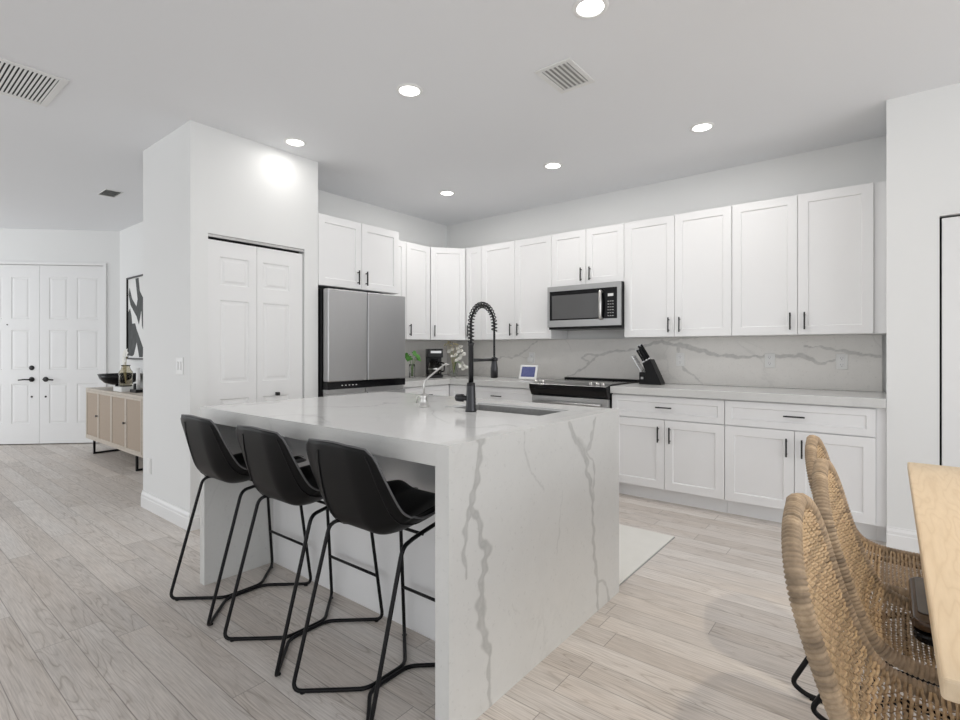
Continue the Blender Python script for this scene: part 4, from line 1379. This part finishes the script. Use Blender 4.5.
# ------------------------------------------------------------------ woven dining chairs (local x = facing, origin on floor at x=0)
def make_chair():
    t = empty('dining_chair')
    P = spline([(-0.160, 0.868), (-0.143, 0.79), (-0.120, 0.70), (-0.092, 0.61), (-0.062, 0.53), (-0.030, 0.478), (0.02, 0.452), (0.10, 0.443), (0.20, 0.445), (0.29, 0.452), (0.34, 0.448)], 12)
    P = np.array(P)
    d = np.linalg.norm(np.diff(P, axis=0), axis=1)
    cum = np.concatenate([[0], np.cumsum(d)])
    LT = cum[-1]
    def prof(s):
        return np.array([np.interp(s, cum, P[:, 0]), np.interp(s, cum, P[:, 1])])
    def nrm(s):
        a, b = prof(max(0, s - 0.01)), prof(min(LT, s + 0.01))
        q = (b - a) / np.linalg.norm(b - a)
        return np.array([-q[1], q[0]]) * -1 if False else np.array([-q[1], q[0]])
    R0 = 0.150
    HW = 0.195
    def half(s):
        h = HW
        if s < R0:
            h = HW * math.sqrt(max(0.004, 1 - (1 - s / R0) ** 2))
        if s > LT - 0.07:
            u = (LT - s) / 0.07
            h = HW - 0.06 * (1 - math.sqrt(max(0, 1 - (1 - u) ** 2)))
        return h
    def surf(s, v, off=0.0, lift=0.009):
        p = prof(s)
        n_ = nrm(s)
        dish = 0.016 * (1 - v * v) * float(np.interp(s, [0, 0.1, 0.35, 0.5, LT - 0.1, LT], [0.15, 0.8, 1.0, 0.8, 0.55, 0.1]))
        q = p - n_ * dish + n_ * (off + lift)
        return (q[0], half(s) * v, q[1])
    # rim: wrapped tube
    out = []
    for s in list(R0 * (1 - np.cos(np.linspace(0.12, PI / 2, 16)))) + list(np.linspace(R0 + 0.02, LT, 50)):
        out.append(surf(s, -1, 0, 0))
    left = out
    right = [(x, -y, z) for x, y, z in left]
    top = []
    loop = left + [(left[-1][0] + 0.012, left[-1][1] * 0.5, left[-1][2] - 0.004), (left[-1][0] + 0.014, 0, left[-1][2] - 0.005), (left[-1][0] + 0.012, -left[-1][1] * 0.5, left[-1][2] - 0.004)] + right[::-1]
    loop += [(left[0][0] - 0.003, 0, left[0][2] + 0.006)]
    LP = [Vector(q) for q in loop]
    n = len(LP)
    res = []
    step = 0.0016
    for i in range(n):
        a, b = LP[i], LP[(i + 1) % n]
        k = max(1, int(round((b - a).length / step)))
        for j in range(k):
            res.append(a.lerp(b, j / k))
    # smooth the resampled loop
    A = np.array([tuple(q) for q in res])
    for _ in range(60):
        A = 0.5 * A + 0.25 * (np.roll(A, 1, 0) + np.roll(A, -1, 0))
    rr = []
    for i in range(len(A)):
        ph = (i * step) / 0.0094
        rr.append(0.0148 + 0.0044 * abs(math.sin(PI * ph)) ** 0.6)
    m = MB().tube([tuple(q) for q in A], rr, 10, closed=True)
    wr = RNG.random(2000)
    m.val = [float(wr[int(i * step / 0.0094)]) for i in range(len(A)) for _ in range(10)]
    m.build('rim', M['rattan_wrap'], t, fix=False)
    # weave: weft cords across, warp cords along
    def weave(s0, s1, rw=0.0032):
        m = MB()
        pitch = 0.0108
        rows = int((s1 - s0) / pitch)
        vv = np.linspace(-1, 1, 45)
        for k in range(rows):
            s = s0 + (k + 0.5) * pitch
            sg = 1 if (k // 1) % 2 else -1
            pts = []
            for j, v in enumerate(vv):
                amp = 0.0030 * sg * (1 if (j % 4 in (1, 2)) else -1) * (1 if abs(v) < 0.86 else 0)
                jit = 0.0009 * math.sin(17 * v + k * 2.1) + sg * 0.0022 * max(0, (abs(v) - 0.72) / 0.28)
                pts.append(surf(min(LT, max(0, s + jit)), v, amp))
            m.tube(pts, rw, 5, caps=False)
            m.val += [float(RNG.random())] * (len(m.v) - len(m.val))
        W = 18
        for j in range(W):
            v0 = -0.74 + 1.48 * j / (W - 1)
            ss = np.arange(s0, s1 + 0.0001, pitch / 2)
            pts = []
            for q, s in enumerate(ss):
                lim = (half(s) - 0.0) / HW
                v = v0
                if abs(v0) * HW > half(s) - 0.012:
                    continue
                amp = 0.0024 * math.sin(PI * (s - s0) / pitch + (PI if j % 2 else 0))
                a = surf(s, 1.0, 0)[1]
                pts.append((surf(s, v0 * HW / a, amp)[0], v0 * HW, surf(s, v0 * HW / a, amp)[2]))
            if len(pts) > 3:
                m.tube(pts, 0.0019, 4, caps=False)
                m.val += [float(RNG.random()) * 0.6] * (len(m.v) - len(m.val))
        return m
    sm = cum[-1] * 0.5
    weave(0.012, sm).build('backrest', M['rattan'], t, fix=False)
    weave(sm, LT - 0.01, 0.0038).build('seat', M['rattan'], t, fix=False)
    # metal sled legs
    for s in (-1, 1):
        y = s * 0.165
        pts = [(0.28, y * 0.9, 0.425), (-0.01, y * 0.9, 0.430), (-0.205, y * 1.1, 0.035), (-0.160, y * 1.1, 0.009), (0.30, y * 1.1, 0.009), (0.335, y * 1.1, 0.04), (0.28, y * 0.9, 0.425)]
        pp = round_path(pts[:-1], 0.045, True)
        m = MB().tube(pp, 0.0085, 9, closed=True)
        m.box(-0.150, -0.120, y * 1.1 - 0.009, y * 1.1 + 0.009, 0, 0.012)
        m.build('leg', M['black_metal'], t)
    for x in (0.03, 0.24):
        MB().tube([(x, -0.15, 0.425), (x, 0.15, 0.425)], 0.008, 8).build('cross_bar', M['black_metal'], t)
    return t
chair = make_chair()
bpy.context.view_layer.update()
for i, (x, y, lab) in enumerate(((-0.005, 1.320, 'woven rattan dining chair nearest the camera, at the lower right corner'),
                              (0.0, 1.800, 'middle rattan dining chair, a dark leather case lying on its seat'),
                              (-0.07, 2.280, 'farthest rattan dining chair, its rounded back top in front of base cabinet'))):
    o = chair if i == 0 else copy_tree(chair)
    o.location = (0.004 + x, y, 0)
    tag(o, lab, 'dining chair', 'rattan chairs along the oak table')

# leather case on the middle seat
lc = empty('leather_case', (0.045, 1.83, 0.482))
tag(lc, 'dark glossy leather case lying on the middle rattan chair under the table edge', 'case')
def rrect(x0, x1, y0, y1, r, n=5):
    out = []
    for cx, cy, a0 in ((x1 - r, y1 - r, 0), (x0 + r, y1 - r, 90), (x0 + r, y0 + r, 180), (x1 - r, y0 + r, 270)):
        for k in range(n + 1):
            a = math.radians(a0 + 90 * k / n)
            out.append((cx + r * math.cos(a), cy + r * math.sin(a)))
    return out
MB().prism(rrect(0, 0.27, -0.165, 0.185, 0.04), 0, 0.022).build('lower_shell', M['black_gloss'], lc, bevel=0.006, seg=3)
MB().prism(rrect(-0.002, 0.272, -0.15, 0.187, 0.035), 0.024, 0.048).build('upper_shell', M['case'], lc, bevel=0.007, seg=3)
MB().prism(rrect(0.012, 0.26, -0.09, 0.178, 0.012), 0.0482, 0.051).build('lid_sheen', M['case_top_sheen'], lc, bevel=0.001)  # thin grey sheet carries the reflection on the lid

# pendant lamp over the dining table (beyond the right edge of the photo)
def pendant(x, y, z):
    t = empty('pendant_lamp', (x, y, z))
    tag(t, 'pendant lamp hanging over the oak dining table', 'pendant lamp')
    MB().lathe([(0.03, 0.20), (0.09, 0.18), (0.17, 0.05), (0.18, 0.0), (0.176, 0.0), (0.166, 0.05), (0.087, 0.175), (0.028, 0.195)], n=32, cap=False).build('lamp_shade', M['black_metal'], t)
    MB().tube([(0, 0, 0.19), (0, 0, CE - z - 0.02)], 0.004, 6).lathe([(0.06, CE - z - 0.02), (0.06, CE - z - 0.0005)], n=20).build('cord', M['black_metal'], t)
    d = bpy.data.lights.new('pendant_bulb', 'SPOT')
    d.energy = 42
    d.color = (1.0, 0.86, 0.66)
    d.shadow_soft_size = 0.03
    d.spot_size = math.radians(66)
    d.spot_blend = 0.5
    l = bpy.data.objects.new('pendant_bulb', d)
    COL.objects.link(l)
    l.location = (x, y, z + 0.06)
    l.rotation_euler = (0, math.radians(8), 0)
pendant(0.48, 1.80, 2.30)

# ------------------------------------------------------------------ foyer: console, bowl, vase, art
co = Vector((-6.48, 2.03, 0))
cs = empty('console_cabinet', co)
tag(cs, 'pale wood console with woven cane doors on black metal legs', 'console')
KX0, KX1, KY0, KY1, KZ0, KZ1 = -7.51, -5.66, 1.83, 2.235, 0.160, 0.758
def cbx(x0, x1, y0, y1, z0, z1):
    return box(x0 - co.x, x1 - co.x, y0 - co.y, y1 - co.y, z0, z1)
m = MB()
for a in ((KX0, KX1, KY0 + 0.004, KY1, KZ0, KZ0 + 0.025), (KX0, KX1, KY0 + 0.004, KY1, KZ1 - 0.025, KZ1), (KX0, KX0 + 0.025, KY0 + 0.004, KY1, KZ0 + 0.025, KZ1 - 0.025), (KX1 - 0.025, KX1, KY0 + 0.004, KY1, KZ0 + 0.025, KZ1 - 0.025), (KX0 + 0.025, KX1 - 0.025, KY1 - 0.02, KY1, KZ0 + 0.025, KZ1 - 0.025)):
    q = cbx(*a)
    m.add(q.v, q.f)
m.build('cabinet_body', M['oak_grey'], cs)
n4 = 4
dw = (KX1 - KX0 - 0.05) / n4
for k in range(n4):
    a = KX0 + 0.025 + k * dw
    m = MB()
    z0, z1 = KZ0 + 0.027, KZ1 - 0.027
    for r in ((a + 0.002, a + dw - 0.002, KY0, KY0 + 0.02, z0, z0 + 0.022), (a + 0.002, a + dw - 0.002, KY0, KY0 + 0.02, z1 - 0.022, z1), (a + 0.002, a + 0.026, KY0, KY0 + 0.02, z0 + 0.022, z1 - 0.022), (a + dw - 0.026, a + dw - 0.002, KY0, KY0 + 0.02, z0 + 0.022, z1 - 0.022)):
        q = cbx(*r)
        m.add(q.v, q.f)
    d = m.build('door', M['oak_grey'], cs)
    c = cbx(a + 0.026, a + dw - 0.026, KY0 + 0.006, KY0 + 0.016, z0 + 0.022, z1 - 0.022).build('cane_panel', M['cane'], d)
    c['label'] = 'woven cane panel'
    kx = a + dw - 0.012 if k % 2 == 0 else a + 0.012
    if k % 2 == 0:
        MB().lathe([(0.006, 0), (0.006, -0.012), (0.013, -0.016), (0.013, -0.022)], (kx - co.x, KY0 - co.y, 0.458), 12, 'y').build('knob', M['black_bar'], d)
for x in (-7.245, -5.87):
    pts = [(x - co.x, KY0 + 0.02 - co.y, KZ0 - 0.006), (x - co.x, KY0 + 0.02 - co.y, 0.006), (x - co.x, KY1 - 0.04 - co.y, 0.006), (x - co.x, KY1 - 0.04 - co.y, KZ0 - 0.006)]
    m = MB()
    q = cbx(x - 0.012, x + 0.012, KY0 + 0.01, KY0 + 0.03, 0, KZ0 - 0.0005)
    m.add(q.v, q.f)
    q = cbx(x - 0.012, x + 0.012, KY0 + 0.03, KY1 - 0.05, 0, 0.02)
    m.add(q.v, q.f)
    q = cbx(x - 0.012, x + 0.012, KY1 - 0.05, KY1 - 0.03, 0, KZ0 - 0.0005)
    m.add(q.v, q.f)
    m.build('leg_frame', M['black_metal'], cs)

bw = empty('black_bowl', (-7.02, 2.04, KZ1))
tag(bw, 'wide glossy black footed bowl on the cane console', 'bowl')
MB().lathe([(0.002, 0.045), (0.08, 0.05), (0.15, 0.075), (0.195, 0.12), (0.215, 0.175), (0.208, 0.175), (0.185, 0.122), (0.14, 0.085), (0.07, 0.062), (0.002, 0.058)], n=36, cap=False).build('bowl', M['black_gloss'], bw)
MB().lathe([(0.06, 0.001), (0.05, 0.02), (0.045, 0.047)], n=24).build('foot', M['black_gloss'], bw)
bk = box(-0.13, 0.13, -0.09, 0.09, 0.0005, 0.05).build('white_book', M['book'], loc=(-6.56, 1.97, KZ1), bevel=0.003)
tag(bk, 'thick white book lying on console under the glass vase', 'book')
gv = empty('glass_vase', (-6.56, 1.96, KZ1 + 0.051))
tag(gv, 'smoky glass vase with a pale flower standing on the white book', 'vase')
MB().lathe([(0.055, 0.001), (0.066, 0.01), (0.066, 0.16), (0.045, 0.19), (0.038, 0.22), (0.046, 0.235), (0.042, 0.235), (0.034, 0.218), (0.041, 0.188), (0.061, 0.158), (0.061, 0.014), (0.002, 0.012)], n=24, cap=False).build('vase', M['glass_smoke'], gv)
st, pt = MB(), MB()
for q in ((-0.02, -0.01, 0.33), (0.02, 0.0, 0.37), (0.0, -0.02, 0.28), (-0.03, 0, 0.36)):
    st.tube(spline([(0.01, 0, 0.02), (q[0] * 0.4, q[1], 0.18), q], 5), 0.003, 5)
    for k in range(6):
        a = 2 * PI * k / 6
        leaf_mesh(pt, q, (math.cos(a), -0.2, math.sin(a)), (0.2, -1, 0.1), 0.05, 0.02, 0.3, 5)
st.build('stem', M['dry'], gv)
pt.build('blossom', M['petal'], gv)
ch = empty('candle_holder', (-6.28, 1.99, KZ1))
tag(ch, 'black candle holder with white candle at the right of console', 'candle holder')
MB().box(-0.09, 0.09, -0.05, 0.05, 0.0005, 0.03).box(-0.085, -0.045, -0.02, 0.02, 0.03, 0.09).build('base', M['black_plastic'], ch, bevel=0.003)
MB().lathe([(0.018, 0.03), (0.018, 0.26), (0.004, 0.262)], (0.0, 0, 0), 16).build('candle', M['white_ceramic'], ch)

# framed abstract artwork on the foyer wall
ao = Vector((-6.98, 2.259, 1.095))
at = empty('framed_artwork', ao)
tag(at, 'tall black framed abstract print with dark strokes above the console', 'artwork')
AW, AH = 1.13, 1.01
ax0, ax1 = -7.43 - ao.x, -6.42 - ao.x
m = MB()
m.box(ax0, ax1, -0.035, 0, 0, 0.018).box(ax0, ax1, -0.035, 0, AH - 0.018, AH).box(ax0, ax0 + 0.018, -0.035, 0, 0.018, AH - 0.018).box(ax1 - 0.018, ax1, -0.035, 0, 0.018, AH - 0.018)
m.build('frame', M['black_bar'], at)
cv = box(ax0 + 0.018, ax1 - 0.018, -0.018, -0.002, 0.018, AH - 0.018).build('canvas', M['canvas'], at)
m = MB()
def stroke(pts):
    n = len(pts)
    stroke.k += 1
    e = stroke.k * 0.0003
    vs = [(ax0 + x * 0.52, -0.0185 - e, z * 0.955) for x, z in pts] + [(ax0 + x * 0.52, -0.0182, z * 0.955) for x, z in pts]
    m.add(vs, [tuple(range(n)), tuple(range(n, 2 * n))[::-1]] + [(i, (i + 1) % n, n + (i + 1) % n, n + i) for i in range(n)])
stroke.k = 0
stroke([(0.06, 0.84), (0.13, 0.93), (0.30, 0.78), (0.62, 0.66), (0.80, 0.50), (0.55, 0.56), (0.20, 0.70)])
stroke([(0.52, 1.03), (0.72, 1.03), (0.80, 0.86), (1.02, 0.76), (1.02, 0.36), (0.93, 0.42), (0.90, 0.62), (0.74, 0.44), (0.52, 0.60), (0.66, 0.76)])
stroke([(0.02, 0.60), (0.16, 0.66), (0.26, 0.56), (0.30, 0.46), (0.50, 0.46), (0.60, 0.38), (1.02, 0.14), (0.98, 0.03), (0.76, 0.03), (0.60, 0.22), (0.42, 0.06), (0.30, 0.04), (0.04, 0.05)])
stroke([(1.1, 0.9), (1.4, 0.95), (1.6, 0.6), (1.45, 0.3), (1.2, 0.5)])
m.build('brush_strokes', M['art_ink'], cv)
